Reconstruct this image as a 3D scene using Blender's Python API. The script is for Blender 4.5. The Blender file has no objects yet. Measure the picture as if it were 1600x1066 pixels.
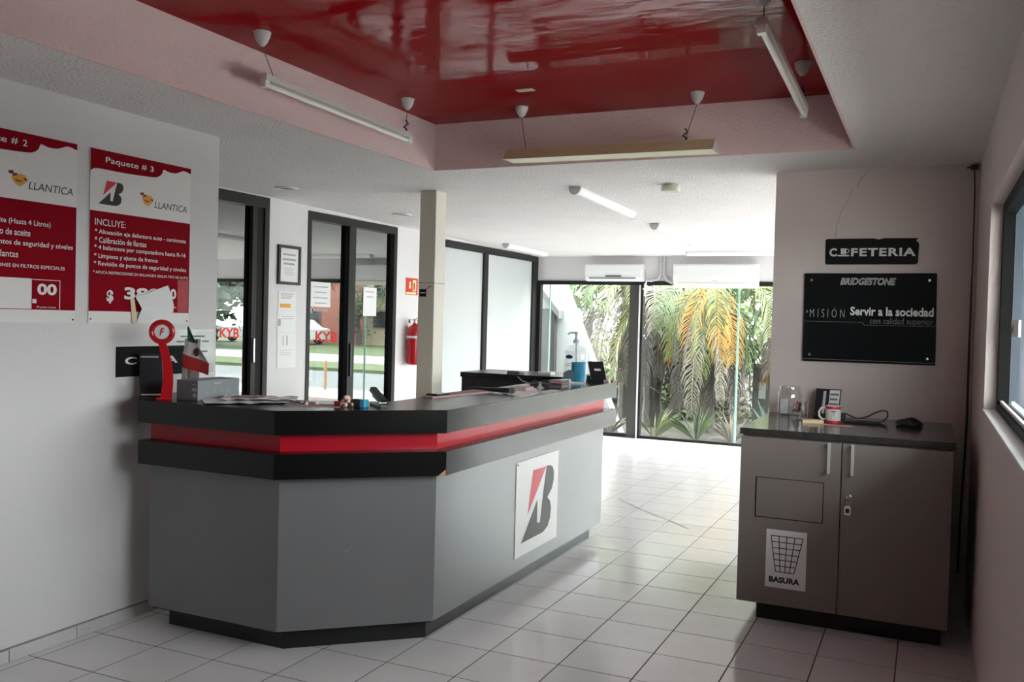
import bpy, bmesh, math, random
from mathutils import Vector, Matrix
random.seed(7)
sc = bpy.context.scene
C = bpy.context.collection
PI = math.pi

# ------------------------------------------------------------------ camera
def look(yaw, pit, rol):
    cy, sy, cp, sp = math.cos(yaw), math.sin(yaw), math.cos(pit), math.sin(pit)
    F = Vector((sy*cp, cy*cp, sp)); R0 = Vector((cy, -sy, 0)); U0 = R0.cross(F)
    R = R0*math.cos(rol) + U0*math.sin(rol); U = -R0*math.sin(rol) + U0*math.cos(rol)
    return Matrix((R, U, -F)).transposed()
EYE = 1.576
cam_d = bpy.data.cameras.new('camera'); cam = bpy.data.objects.new('camera', cam_d); C.objects.link(cam)
cam_d.sensor_width = 36; cam_d.lens = 31.74; cam_d.clip_start = .05; cam_d.clip_end = 400
cam.matrix_world = Matrix.Translation((0, 0, EYE)) @ look(-.432867, -.0243617, .0256906).to_4x4()
sc.camera = cam

# ------------------------------------------------------------------ sky, sun, exposure
SKY = 15.0
wd = bpy.data.worlds.new('sky'); sc.world = wd; wd.use_nodes = True
wn = wd.node_tree.nodes; bg = wn['Background']
bg.inputs[0].default_value = (.94, .97, 1.0, 1); bg.inputs[1].default_value = SKY
sun_d = bpy.data.lights.new('sun', 'SUN'); sun_d.energy = 4.0; sun_d.angle = .12; sun_d.color = (1, .95, .86)
sun = bpy.data.objects.new('sun', sun_d); C.objects.link(sun)
sun.rotation_euler = (math.radians(38), 0, math.radians(152))
sc.view_settings.view_transform = 'Standard'; sc.view_settings.look = 'None'
sc.view_settings.exposure = 0.08; sc.view_settings.gamma = 1.0; sc.view_settings.use_curve_mapping = False
def portal(loc, rot, sx, sy):
    d = bpy.data.lights.new('daylight_portal', 'AREA'); d.shape = 'RECTANGLE'; d.size = sx; d.size_y = sy
    d.cycles.is_portal = True
    o = bpy.data.objects.new('daylight_portal', d); C.objects.link(o); o.location = loc; o.rotation_euler = rot
portal((-1.25, 11.93, 1.07), (-PI/2, 0, 0), 7.7, 2.12)
portal((.40, 3.15, 1.7), (0, PI/2, 0), .98, 3.2)
portal((2.80, 9.1, 1.05), (0, PI/2, 0), 2.1, 5.0)
sc.cycles.max_bounces = 10; sc.cycles.diffuse_bounces = 6; sc.cycles.glossy_bounces = 4
sc.cycles.transparent_max_bounces = 16; sc.cycles.caustics_refractive = False
sc.cycles.sample_clamp_indirect = 12

# ------------------------------------------------------------------ materials
M = {}
def mat(name, col, rough=.5, metal=0, spec=.5, bump=0, bscale=60, var=0, vscale=6, col2=None, coat=0, trans=0, alpha=1, detail=4, objvar=0):
    m = bpy.data.materials.new(name); m.use_nodes = True; nt = m.node_tree; b = nt.nodes['Principled BSDF']
    b.inputs['Base Color'].default_value = (*col, 1); b.inputs['Roughness'].default_value = rough
    b.inputs['Metallic'].default_value = metal; b.inputs['Specular IOR Level'].default_value = spec
    b.inputs['Coat Weight'].default_value = coat; b.inputs['Transmission Weight'].default_value = trans
    b.inputs['Alpha'].default_value = alpha
    tc = nt.nodes.new('ShaderNodeTexCoord')
    csock = None
    if var or col2:
        n = nt.nodes.new('ShaderNodeTexNoise'); n.inputs['Scale'].default_value = vscale; n.inputs['Detail'].default_value = detail
        nt.links.new(tc.outputs['Object'], n.inputs['Vector'])
        r = nt.nodes.new('ShaderNodeValToRGB'); r.color_ramp.elements[0].position = .3; r.color_ramp.elements[1].position = .7
        c2 = col2 or tuple(c*(1-var) for c in col)
        r.color_ramp.elements[0].color = (*c2, 1); r.color_ramp.elements[1].color = (*col, 1)
        nt.links.new(n.outputs['Fac'], r.inputs['Fac']); csock = r.outputs['Color']
    if objvar:
        oi = nt.nodes.new('ShaderNodeObjectInfo'); mr = nt.nodes.new('ShaderNodeMapRange')
        mr.inputs['To Min'].default_value = 1-objvar; mr.inputs['To Max'].default_value = 1
        nt.links.new(oi.outputs['Random'], mr.inputs['Value'])
        mx = nt.nodes.new('ShaderNodeMix'); mx.data_type = 'RGBA'; mx.blend_type = 'MULTIPLY'; mx.inputs[0].default_value = 1
        if csock: nt.links.new(csock, mx.inputs[6])
        else: mx.inputs[6].default_value = (*col, 1)
        nt.links.new(mr.outputs[0], mx.inputs[7]); csock = mx.outputs[2]
    if csock: nt.links.new(csock, b.inputs['Base Color'])
    if bump:
        n2 = nt.nodes.new('ShaderNodeTexNoise'); n2.inputs['Scale'].default_value = bscale; n2.inputs['Detail'].default_value = 5
        nt.links.new(tc.outputs['Object'], n2.inputs['Vector'])
        bp = nt.nodes.new('ShaderNodeBump'); bp.inputs['Strength'].default_value = bump; bp.inputs['Distance'].default_value = .01
        nt.links.new(n2.outputs['Fac'], bp.inputs['Height']); nt.links.new(bp.outputs['Normal'], b.inputs['Normal'])
    M[name] = m; return m
def thin_glass(name, tint, refl, rcol=(1, 1, 1)):
    m = bpy.data.materials.new(name); m.use_nodes = True; nt = m.node_tree; nt.nodes.remove(nt.nodes['Principled BSDF'])
    o = nt.nodes['Material Output']; t = nt.nodes.new('ShaderNodeBsdfTransparent'); g = nt.nodes.new('ShaderNodeBsdfGlossy')
    t.inputs[0].default_value = (*tint, 1); g.inputs['Roughness'].default_value = 0.0; g.inputs[0].default_value = (*rcol, 1)
    x = nt.nodes.new('ShaderNodeMixShader'); f = nt.nodes.new('ShaderNodeFresnel'); f.inputs[0].default_value = 1.45
    a = nt.nodes.new('ShaderNodeMath'); a.operation = 'MULTIPLY_ADD'; a.inputs[1].default_value = 1.0; a.inputs[2].default_value = refl; a.use_clamp = True
    ge = nt.nodes.new('ShaderNodeNewGeometry'); sb = nt.nodes.new('ShaderNodeMath'); sb.operation = 'SUBTRACT'; sb.inputs[0].default_value = 1.0
    ml = nt.nodes.new('ShaderNodeMath'); ml.operation = 'MULTIPLY'          # the rear face of a thin pane adds no second mirror
    nt.links.new(ge.outputs['Backfacing'], sb.inputs[1]); nt.links.new(sb.outputs[0], ml.inputs[1])
    nt.links.new(f.outputs[0], a.inputs[0]); nt.links.new(a.outputs[0], ml.inputs[0]); nt.links.new(ml.outputs[0], x.inputs[0])
    nt.links.new(t.outputs[0], x.inputs[1]); nt.links.new(g.outputs[0], x.inputs[2]); nt.links.new(x.outputs[0], o.inputs['Surface'])
    M[name] = m; return m
mat('wall_paint', (.73, .71, .715), .6, bump=.10, bscale=45, var=.05, vscale=1.6)
mat('warm_shade_paint', (.70, .605, .58), .6, bump=.10, bscale=45, var=.06, vscale=1.6)  # warm shadow tint put into the paint of the cafeteria and right walls
mat('ceiling_stucco', (.82, .785, .77), .75, bump=1.0, bscale=60, var=.05, vscale=2)
mat('pink_stucco', (.78, .60, .595), .7, bump=1.0, bscale=50, var=.06, vscale=3)
mat('grout', (.09, .07, .066), .9)
mat('tile_glaze', (.80, .775, .79), .16, var=.05, vscale=5, objvar=.05, spec=.5)
mat('skirting_glaze', (.64, .62, .63), .25, var=.1, vscale=9)
mat('skirting_top', (.33, .28, .25), .8, var=.3, vscale=12)
mat('laminate_grey', (.16, .16, .165), .27, var=.05, vscale=3)
mat('laminate_black', (.004, .004, .0045), .24, var=.15, vscale=8, spec=.3)
mat('laminate_red', (.42, .004, .017), .3, spec=.3)
mat('kick_black', (.005, .005, .005), .45)
mat('cabinet_grey', (.22, .185, .17), .42, var=.07, vscale=3)
mat('granite_dark', (.05, .045, .042), .16, var=.4, vscale=30)
mat('dark_frame', (.012, .011, .011), .5, spec=.3)
mat('window_black', (.004, .004, .004), .6, spec=.15)
mat('dark_brown_frame', (.055, .05, .047), .4)
mat('white_plastic', (.80, .80, .79), .35)
mat('ac_plastic', (.82, .83, .83), .3)
mat('ac_beige', (.75, .70, .6), .4)
mat('cup_plastic', (.55, .54, .53), .4)
mat('lamp_metal', (.62, .6, .58), .35)
mat('lamp_ivory', (.72, .70, .42), .45)
mat('lamp_diffuser', (.90, .88, .62), .4)
mat('tube_glass', (.80, .79, .74), .2)
mat('wire', (.05, .045, .045), .6)
mat('steel', (.62, .62, .63), .28, metal=1)
mat('brushed', (.68, .67, .66), .4, metal=.6)
mat('poster_red', (.26, .002, .010), .6, spec=.05)
mat('poster_white', (.80, .78, .765), .4)
mat('paper', (.82, .82, .82), .7)
mat('sleeve_gloss', (.62, .62, .63), .2, coat=.6)
mat('paper_grey', (.55, .55, .57), .7)
mat('paper_cream', (.75, .63, .42), .7)
mat('card_pink', (.45, .3, .3), .7)
mat('ink_white', (.80, .80, .78), .5)
mat('ink_grey', (.36, .37, .37), .5)
mat('ink_midgrey', (.17, .18, .18), .5)
mat('ink_black', (.012, .012, .013), .5)
mat('ink_red', (.62, .02, .05), .45)
mat('ink_orange', (.78, .36, .03), .5)
mat('ink_maroon', (.16, .01, .02), .5)
mat('ink_blue', (.02, .03, .14), .5)
mat('ink_yellow', (.85, .75, .35), .5)
mat('sign_black', (.006, .006, .006), .6, spec=.2)
mat('acrylic_black', (.006, .008, .009), .04, spec=.6)
mat('red_gloss', (.50, .01, .015), .22)
mat('red_cloth', (.62, .03, .03), .6)
mat('flag_green', (.01, .10, .06), .6)
mat('flag_white', (.75, .75, .73), .6)
mat('flag_emblem', (.08, .055, .035), .7, var=.5, vscale=90)
mat('box_dark', (.115, .12, .125), .5)
mat('box_light', (.25, .27, .285), .45)
mat('blue_liquid', (.06, .38, .62), .15)
mat('label_teal', (.12, .2, .24), .4)
mat('black_plastic', (.012, .012, .013), .35)
mat('dark_glass_plastic', (.03, .03, .035), .15)
mat('column_beige', (.70, .63, .53), .55, var=.05, vscale=3)
mat('column_cream', (.70, .66, .58), .55)
mat('mug_white', (.78, .77, .76), .18)
mat('skin_line', (.72, .45, .38), .5)
mat('white_panel', (.56, .59, .60), .18)
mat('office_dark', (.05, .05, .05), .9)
mat('leaf_green', (0.081, 0.124, 0.035), .5, col2=(0.043, 0.076, 0.024), vscale=3)
mat('leaf_light', (0.169, 0.189, 0.068), .5, col2=(0.101, 0.132, 0.046), vscale=3)
mat('leaf_yellow', (0.450, 0.225, 0.031), .55, col2=(0.275, 0.175, 0.050), vscale=3)
mat('leaf_dead', (0.098, 0.083, 0.071), .8, col2=(0.057, 0.051, 0.045), vscale=4)
mat('leaf_straw', (0.250, 0.219, 0.169), .8, col2=(0.150, 0.135, 0.106), vscale=4)
mat('tree_leaf', (0.078, 0.124, 0.039), .6, col2=(0.130, 0.169, 0.065), vscale=1.5)
mat('tree_leaf_dark', (.04, .07, .03), .6, col2=(.07, .10, .045), vscale=1.5)
mat('bark', (.11, .1, .092), .9, bump=.6, bscale=20, var=.3, vscale=10)
mat('agave', (.20, .27, .24), .5)
mat('stucco_white', (.50, .51, .52), .7)
mat('stucco_grey', (.16, .165, .165), .7)
mat('soil', (.10, .09, .075), .9, bump=.4, bscale=20, var=.4, vscale=5)
mat('pavement', (.42, .41, .40), .8, var=.1, vscale=3)
mat('yard_concrete', (.72, .69, .66), .8, var=.05, vscale=2)
mat('paver_red', (.17, .10, .085), .8, var=.15, vscale=6)
mat('asphalt', (.16, .165, .175), .85, var=.12, vscale=4)
mat('grass', (.085, .12, .04), .8, var=.25, vscale=6)
mat('kerb', (.30, .29, .28), .8)
mat('facade_orange', (.36, .19, .09), .8, var=.05, vscale=2)
mat('facade_salmon', (.36, .14, .11), .8)
mat('facade_cream', (.38, .31, .21), .8)
mat('car_white', (.75, .76, .78), .25)
mat('car_red', (.5, .04, .04), .25)
mat('rubber', (.02, .02, .02), .7)
mat('blue_wall', (.04, .06, .09), .7)
mat('blue_board', (.055, .105, .18), .6, var=.1, vscale=2)
mat('pale_board', (.12, .165, .215), .6, var=.1, vscale=2)
mat('plug_socket', (.7, .68, .62), .5)
mat('stain', (.30, .27, .25), .7)
mat('crack_line', (.22, .19, .18), .8)
mat('wood_ply', (.42, .24, .12), .6)
thin_glass('clear_glass', (.93, .96, .94), .02)
thin_glass('tinted_mirror_glass', (.25, .26, .25), .24, (.92, .95, .93))
thin_glass('clear_plastic', (.93, .94, .94), .02)
thin_glass('jar_glass', (.955, .96, .96), .06)
mat('glass_edge', (.35, .62, .52), .2)
def vinyl():
    m = bpy.data.materials.new('vinyl_red'); m.use_nodes = True; nt = m.node_tree; nt.nodes.remove(nt.nodes['Principled BSDF'])
    t = nt.nodes.new('ShaderNodeBsdfTranslucent'); t.inputs[0].default_value = (.75, .06, .05, 1); d = nt.nodes.new('ShaderNodeBsdfDiffuse'); d.inputs[0].default_value = (.6, .03, .03, 1)
    x = nt.nodes.new('ShaderNodeMixShader'); nt.links.new(t.outputs[0], x.inputs[1]); nt.links.new(d.outputs[0], x.inputs[2]); nt.links.new(x.outputs[0], nt.nodes['Material Output'].inputs[0]); M['vinyl_red'] = m
vinyl()

# red lacquered panel above the recess: glossy, with patches of worn, scuffed lacquer
def red_ceiling():
    m = mat('red_lacquer', (.265, .005, .008), .07, spec=.03); nt = m.node_tree; b = nt.nodes['Principled BSDF']
    tc = nt.nodes.new('ShaderNodeTexCoord'); mp = nt.nodes.new('ShaderNodeMapping'); mp.inputs['Scale'].default_value = (1.0, 2.6, 1)
    n = nt.nodes.new('ShaderNodeTexNoise'); n.inputs['Scale'].default_value = 1.9; n.inputs['Detail'].default_value = 10; n.inputs['Roughness'].default_value = .72
    nt.links.new(tc.outputs['Object'], mp.inputs[0]); nt.links.new(mp.outputs[0], n.inputs['Vector'])
    r = nt.nodes.new('ShaderNodeMapRange'); r.inputs[1].default_value = .35; r.inputs[2].default_value = .68; r.inputs[3].default_value = .11; r.inputs[4].default_value = .03
    nt.links.new(n.outputs['Fac'], r.inputs[0]); nt.links.new(r.outputs[0], b.inputs['Roughness'])
    r2 = nt.nodes.new('ShaderNodeMapRange'); r2.inputs[1].default_value = .38; r2.inputs[2].default_value = .56; r2.inputs[3].default_value = .0; r2.inputs[4].default_value = .058
    nt.links.new(n.outputs['Fac'], r2.inputs[0]); nt.links.new(r2.outputs[0], b.inputs['Specular IOR Level'])
    n3 = nt.nodes.new('ShaderNodeTexNoise'); n3.inputs['Scale'].default_value = 3.5; n3.inputs['Detail'].default_value = 3
    nt.links.new(mp.outputs[0], n3.inputs['Vector'])
    bp = nt.nodes.new('ShaderNodeBump'); bp.inputs['Strength'].default_value = .10; bp.inputs['Distance'].default_value = .02
    nt.links.new(n3.outputs['Fac'], bp.inputs['Height']); nt.links.new(bp.outputs['Normal'], b.inputs['Normal'])
red_ceiling()

# ------------------------------------------------------------------ mesh helpers
WL = {}
class MB:
    def __init__(s): s.v = []; s.f = []
    def add(s, v, f):
        k = len(s.v); s.v += [tuple(p) for p in v]; s.f += [tuple(i+k for i in q) for q in f]; return s
    def box(s, x0, x1, y0, y1, z0, z1):
        v = [(x, y, z) for z in (z0, z1) for y in (y0, y1) for x in (x0, x1)]
        return s.add(v, [(0, 2, 3, 1), (4, 5, 7, 6), (0, 1, 5, 4), (2, 6, 7, 3), (0, 4, 6, 2), (1, 3, 7, 5)])
    def obox(s, c, ux, uy, uz):
        c, ux, uy, uz = map(Vector, (c, ux, uy, uz))
        v = [c+ux*a+uy*b+uz*d for d in (-1, 1) for b in (-1, 1) for a in (-1, 1)]
        return s.add(v, [(0, 2, 3, 1), (4, 5, 7, 6), (0, 1, 5, 4), (2, 6, 7, 3), (0, 4, 6, 2), (1, 3, 7, 5)])
    def prism(s, a, b):
        n = len(a); s.add(list(a)+list(b), [tuple(range(n-1, -1, -1)), tuple(range(n, 2*n))]+[(i, (i+1) % n, n+(i+1) % n, n+i) for i in range(n)]); return s
    def zprism(s, poly, z0, z1): return s.prism([(x, y, z0) for x, y in poly], [(x, y, z1) for x, y in poly])
    def tube(s, pts, r, n=8, cap=True):
        pts = [Vector(p) for p in pts]; m = len(pts); rr = r if isinstance(r, (list, tuple)) else [r]*m; vs = []; up = None
        for i, p in enumerate(pts):
            t = (pts[min(i+1, m-1)]-pts[max(i-1, 0)]).normalized()
            if up is None: up = Vector((0, 0, 1)) if abs(t.z) < .9 else Vector((1, 0, 0))
            a = t.cross(up).normalized(); b = a.cross(t).normalized(); up = b
            vs += [p+(a*math.cos(2*PI*j/n)+b*math.sin(2*PI*j/n))*rr[i] for j in range(n)]
        f = [(i*n+j, i*n+(j+1) % n, (i+1)*n+(j+1) % n, (i+1)*n+j) for i in range(m-1) for j in range(n)]
        if cap: f += [tuple(range(n-1, -1, -1)), tuple(range((m-1)*n, m*n))]
        return s.add(vs, f)
    def lathe(s, prof, c=(0, 0, 0), n=20, ax=None):
        c = Vector(c); vs = []; m = len(prof)
        Q = Vector((0, 0, 1)).rotation_difference(Vector(ax)) if ax else None
        for r, z in prof:
            for j in range(n):
                p = Vector((r*math.cos(2*PI*j/n), r*math.sin(2*PI*j/n), z))
                if Q: p = Q @ p
                vs.append(c+p)
        f = [(i*n+j, i*n+(j+1) % n, (i+1)*n+(j+1) % n, (i+1)*n+j) for i in range(m-1) for j in range(n)]
        if prof[0][0] > 1e-5: f.append(tuple(range(n-1, -1, -1)))
        if prof[-1][0] > 1e-5: f.append(tuple(range((m-1)*n, m*n)))
        return s.add(vs, f)
    def torus(s, c, ux, uy, R, r, n=32, k=10):
        c, ux, uy = map(Vector, (c, ux, uy)); w = ux.cross(uy); vs = []
        for i in range(n):
            d = ux*math.cos(2*PI*i/n)+uy*math.sin(2*PI*i/n)
            vs += [c+d*(R+r*math.cos(2*PI*j/k))+w*(r*math.sin(2*PI*j/k)) for j in range(k)]
        return s.add(vs, [(i*k+j, ((i+1) % n)*k+j, ((i+1) % n)*k+(j+1) % k, i*k+(j+1) % k) for i in range(n) for j in range(k)])
    def mesh(s, name, m, off=(0, 0, 0), smooth=False, bevel=0, fixn=False):
        me = bpy.data.meshes.new(name); o = Vector(off)
        me.from_pydata([tuple(Vector(p)-o) for p in s.v], [], s.f)
        if bevel or fixn:
            bm = bmesh.new(); bm.from_mesh(me); bmesh.ops.remove_doubles(bm, verts=bm.verts, dist=1e-5)
            bmesh.ops.recalc_face_normals(bm, faces=bm.faces)
            if bevel:
                es = [e for e in bm.edges if len(e.link_faces) == 2 and e.calc_face_angle(0) > .5]
                bmesh.ops.bevel(bm, geom=es, offset=bevel, segments=2, profile=.6, affect='EDGES', clamp_overlap=True)
            bm.to_mesh(me); bm.free()
        me.materials.append(M[m])
        if smooth:
            me.polygons.foreach_set('use_smooth', [True]*len(me.polygons))
            try: me.set_sharp_from_angle(angle=math.radians(40))
            except Exception: pass
        me.update(); return me
    def build(s, name, m, parent=None, smooth=False, bevel=0, fixn=False, origin=None):
        if parent is not None: w = WL[parent.name]
        elif origin is not None: w = Vector(origin)
        else:
            xs, ys, zs = zip(*s.v); w = Vector(((min(xs)+max(xs))/2, (min(ys)+max(ys))/2, min(zs)))
        o = bpy.data.objects.new(name, s.mesh(name, m, w, smooth, bevel, fixn)); C.objects.link(o)
        if parent is not None: o.parent = parent
        else: o.location = w
        WL[o.name] = w; return o
def empty(name, loc):
    o = bpy.data.objects.new(name, None); C.objects.link(o); o.location = loc; o.empty_display_size = .05; WL[o.name] = Vector(loc); return o
def tag(o, label, cat=None, group=None, kind=None):
    o['label'] = label
    if cat: o['category'] = cat
    if group: o['group'] = group
    if kind: o['kind'] = kind
    return o
def B(x0, x1, y0, y1, z0, z1): return MB().box(x0, x1, y0, y1, z0, z1)

# a flat frame on a surface: u to the right, v up, n out of the surface
class FR:
    def __init__(s, O, U, V):
        s.O, s.U, s.V = Vector(O), Vector(U).normalized(), Vector(V).normalized(); s.N = s.U.cross(s.V).normalized()
    def p(s, u, v, n=0): return s.O+s.U*u+s.V*v+s.N*n
    def plate(s, pts, n0, n1, mb=None):
        mb = mb or MB(); return mb.prism([s.p(u, v, n0) for u, v in pts], [s.p(u, v, n1) for u, v in pts])
    def rect(s, u0, u1, v0, v1, n0, n1, mb=None): return s.plate([(u0, v0), (u1, v0), (u1, v1), (u0, v1)], n0, n1, mb)
    def text(s, t, u0, u1, v0, v1, n, mb=None, bold=0.0, shear=0.0, space=1.0):
        mb = mb or MB()
        cu = bpy.data.curves.new('lettering', 'FONT'); cu.body = t; cu.offset = bold; cu.shear = shear; cu.resolution_u = 3; cu.space_character = space
        o = bpy.data.objects.new('lettering_tmp', cu); C.objects.link(o)
        bpy.context.view_layer.update()
        me = bpy.data.meshes.new_from_object(o.evaluated_get(bpy.context.evaluated_depsgraph_get()))
        if len(me.vertices):
            xs = [v.co.x for v in me.vertices]; ys = [v.co.y for v in me.vertices]
            sx = (u1-u0)/max(max(xs)-min(xs), 1e-6); sy = (v1-v0)/max(max(ys)-min(ys), 1e-6)
            mb.add([s.p(u0+(v.co.x-min(xs))*sx, v0+(v.co.y-min(ys))*sy, n) for v in me.vertices], [tuple(q.vertices) for q in me.polygons])
        bpy.data.objects.remove(o); bpy.data.curves.remove(cu); bpy.data.meshes.remove(me)
        return mb
def letters(fr, par, m, n, rows):
    for r in rows: fr.text(r[0], *r[1:5], n, None, *r[5:]).build('lettering', m, par)
def arc(cx, cy, rx, ry, a0, a1, n): return [(cx+rx*math.cos(math.radians(a0+(a1-a0)*i/n)), cy+ry*math.sin(math.radians(a0+(a1-a0)*i/n))) for i in range(n+1)]
def st(o, label): return tag(o, label, None, None, 'structure')

XL, XR, YC, XG, YB = -3.66, .24, 5.95, -5.10, 11.85      # left wall, right wall, cafeteria wall, glazed office wall, back glazing
HC, HB = 2.556, 2.465                                       # ceiling height in front and at the back
# ================================================================== STRUCTURE
# ---- floor: bedding + tiles
fl = st(B(-5.35, 2.9, -3.2, 12.0, -.14, -.0009).build('floor', 'grout'), 'white glazed ceramic tile floor with dark grout lines')
TX, TY, TS = -1.492, 3.824, .35
shared = None
R_ = look(-.432867, -.0243617, .0256906).transposed()
def proj(P):
    q = R_ @ (Vector(P)-Vector((0, 0, EYE))); z = -q.z
    return (800+1410.67*q.x/z, 533-1410.67*q.y/z) if z > .1 else None
seen, rest = [], []
for i in range(-11, 12):
    for j in range(-20, 24):
        x0, y0 = TX+i*TS, TY+j*TS*1.0027
        x1, y1 = x0+TS, y0+TS*1.0027
        a0, a1, b0, b1 = max(x0, XG), min(x1, 2.6), max(y0, -3), min(y1, YB-.02)
        if b0 < 3.9: a0 = max(a0, XL)
        if b0 < YC-.1: a1 = min(a1, XR)
        if a1-a0 < .03 or b1-b0 < .03: continue
        cx, cy = (a0+a1)/2, (b0+b1)/2
        if x0 < XL < x1 and cy < 4: a0 = max(a0, XL)
        q = proj((cx, cy, 0))
        vis = q is not None and -120 < q[0] < 1720 and 640 < q[1] < 1180
        if vis and cx < -2.3 and cy > 3.4: vis = False
        if vis and cx > -.9 and cy > 5.0: vis = False
        (seen if vis else rest).append((a0, a1, b0, b1, (a1-a0) > TS-.001 and (b1-b0) > TS-.001))
G = .003
def tile_mb(a0, a1, b0, b1):
    c = .0006; m = MB(); x0, x1, y0, y1 = a0+G, a1-G, b0+G, b1-G
    v = [(x0, y0, -.004), (x1, y0, -.004), (x1, y1, -.004), (x0, y1, -.004), (x0, y0, -c), (x1, y0, -c), (x1, y1, -c), (x0, y1, -c),
         (x0+c, y0+c, 0), (x1-c, y0+c, 0), (x1-c, y1-c, 0), (x0+c, y1-c, 0)]
    return m.add(v, [(0, 1, 5, 4), (1, 2, 6, 5), (2, 3, 7, 6), (3, 0, 4, 7), (4, 5, 9, 8), (5, 6, 10, 9), (6, 7, 11, 10), (7, 4, 8, 11), (8, 9, 10, 11)])
for a0, a1, b0, b1, full in seen:
    w = Vector(((a0+a1)/2, (b0+b1)/2, 0))
    if full:
        if shared is None: shared = tile_mb(a0, a1, b0, b1).mesh('tile', 'tile_glaze', w)
        me = shared
    else: me = tile_mb(a0, a1, b0, b1).mesh('tile', 'tile_glaze', w)
    o = bpy.data.objects.new('tile', me); C.objects.link(o); o.parent = fl; o.location = w-WL[fl.name]
    o.rotation_euler = (random.uniform(-.0012, .0012), random.uniform(-.0012, .0012), 0)
mb = MB()
for a0, a1, b0, b1, full in rest:
    t = tile_mb(a0, a1, b0, b1); mb.add(t.v, t.f)
mb.build('remaining_tile', 'tile_glaze', fl)['kind'] = 'stuff'
mb = MB()
pts = [(-2.462, 7.666), (-2.30, 7.50), (-2.17, 7.36), (-2.0, 7.19), (-1.84, 7.06), (-1.626, 6.836)]
for i, ((xa, ya), (xb, yb)) in enumerate(zip(pts, pts[1:])):
    w = (.010, .013, .006, .005, .009)[i]; d = Vector((xb-xa, yb-ya, 0)); n = Vector((-d.y, d.x, 0)).normalized()*w
    mb.add([Vector((xa, ya, .0012))-n, Vector((xb, yb, .0012))-n, Vector((xb, yb, .0012))+n, Vector((xa, ya, .0012))+n], [(0, 1, 2, 3)])
mb.build('scuff_mark', 'stain', fl)

# ---- ceiling slab with lacquered recess
RX0, RX1, RY0, RY1, RZ = -3.055, -.40, -.6, 5.28, 2.862
ce = st(B(-5.35, RX0, -3.2, 6.0, HC, HC+.5).build('ceiling', 'ceiling_stucco'), 'stuccoed white ceiling with a red lacquered recess')
B(RX1, .6, -3.2, 6.0, HC, HC+.5).build('ceiling_field', 'ceiling_stucco', ce)
B(RX0, RX1, RY1+.012, 6.0, HC, HC+.5).build('ceiling_field', 'ceiling_stucco', ce)
B(RX0, RX1, -3.2, RY0, HC, HC+.5).build('ceiling_field', 'ceiling_stucco', ce)
MB().prism([(-5.35, 6, HC), (2.9, 6, HC), (2.9, 12.05, HB), (-5.35, 12.05, HB)], [(-5.35, 6, HC+.5), (2.9, 6, HC+.5), (2.9, 12.05, HB+.5), (-5.35, 12.05, HB+.5)]).build('rear_ceiling', 'ceiling_stucco', ce, fixn=True)
B(RX0-.02, RX1+.02, RY0-.02, RY1+.02, RZ, RZ+.05).build('red_panel', 'red_lacquer', ce)['label'] = 'glossy dark red lacquered recess panel'
for q in ((RX0, RX0+.012, RY0, RY1, HC-.001, RZ), (RX1-.012, RX1, RY0, RY1, HC-.001, RZ), (RX0, RX1, RY1, RY1+.012, HC-.001, RZ), (RX0, RX1, RY0, RY0+.012, HC-.001, RZ)):
    B(*q).build('recess_side', 'pink_stucco', ce)['label'] = 'pinkish stucco side of the recess'

# ---- walls
st(B(XL-.2, XL, -3.2, 3.93, -.004, HC).build('wall_left', 'wall_paint'), 'white painted left wall carrying the service package posters')
st(B(-5.35, XL-.2, 3.75, 3.93, -.004, HC).build('wall_left_return', 'wall_paint'), 'white return wall behind the left end of the counter')
st(B(XL-.2, .6, -3.2, -3.0, -.004, HC).build('wall_front', 'wall_paint'), 'plain wall behind the viewer')
wc = st(B(-.92, .345, YC, YC+.15, -.004, HC).build('wall_cafeteria', 'warm_shade_paint'), 'short off-white wall behind the coffee cabinet')
wq = st(B(2.6, 2.75, YC+.15, 6.6, -.004, HC).build('wall_right_rear', 'wall_paint'), 'white side wall of the rear room around its side glazing')
B(2.6, 2.75, 6.6, 11.6, 2.1, HC).build('wall_field', 'wall_paint', wq); B(2.6, 2.75, 11.6, 12.0, -.004, HC).build('wall_field', 'wall_paint', wq)
w4 = empty('window_4', (2.68, 9.1, 0)); st(w4, 'tall side glazing of the rear room')
for a in (6.6, 8.24, 9.9, 11.54): B(2.64, 2.70, a, a+.06, 0, 2.1).build('frame_bar', 'dark_frame', w4)
for a in (6.66, 8.30, 9.96): B(2.66, 2.67, a, a+1.58, 0, 2.1).build('pane', 'clear_glass', w4)
def crack(pts, w, par):
    f = FR((0, YC, 0), (1, 0, 0), (0, 0, 1)); mb = MB()
    for (a, b), (c, d) in zip(pts, pts[1:]): mb.add([f.p(a-w, b, .0015), f.p(c-w, d, .0015), f.p(c+w, d, .0015), f.p(a+w, b, .0015)], [(0, 1, 2, 3)])
    mb.build('wall_crack', 'crack_line', par)
crack([(-.36, 2.55), (-.40, 2.51), (-.425, 2.47), (-.433, 2.44)], .0018, wc)
crack([(-.46, 2.43), (-.485, 2.36), (-.52, 2.30), (-.545, 2.22), (-.553, 2.13)], .0012, wc)
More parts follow.
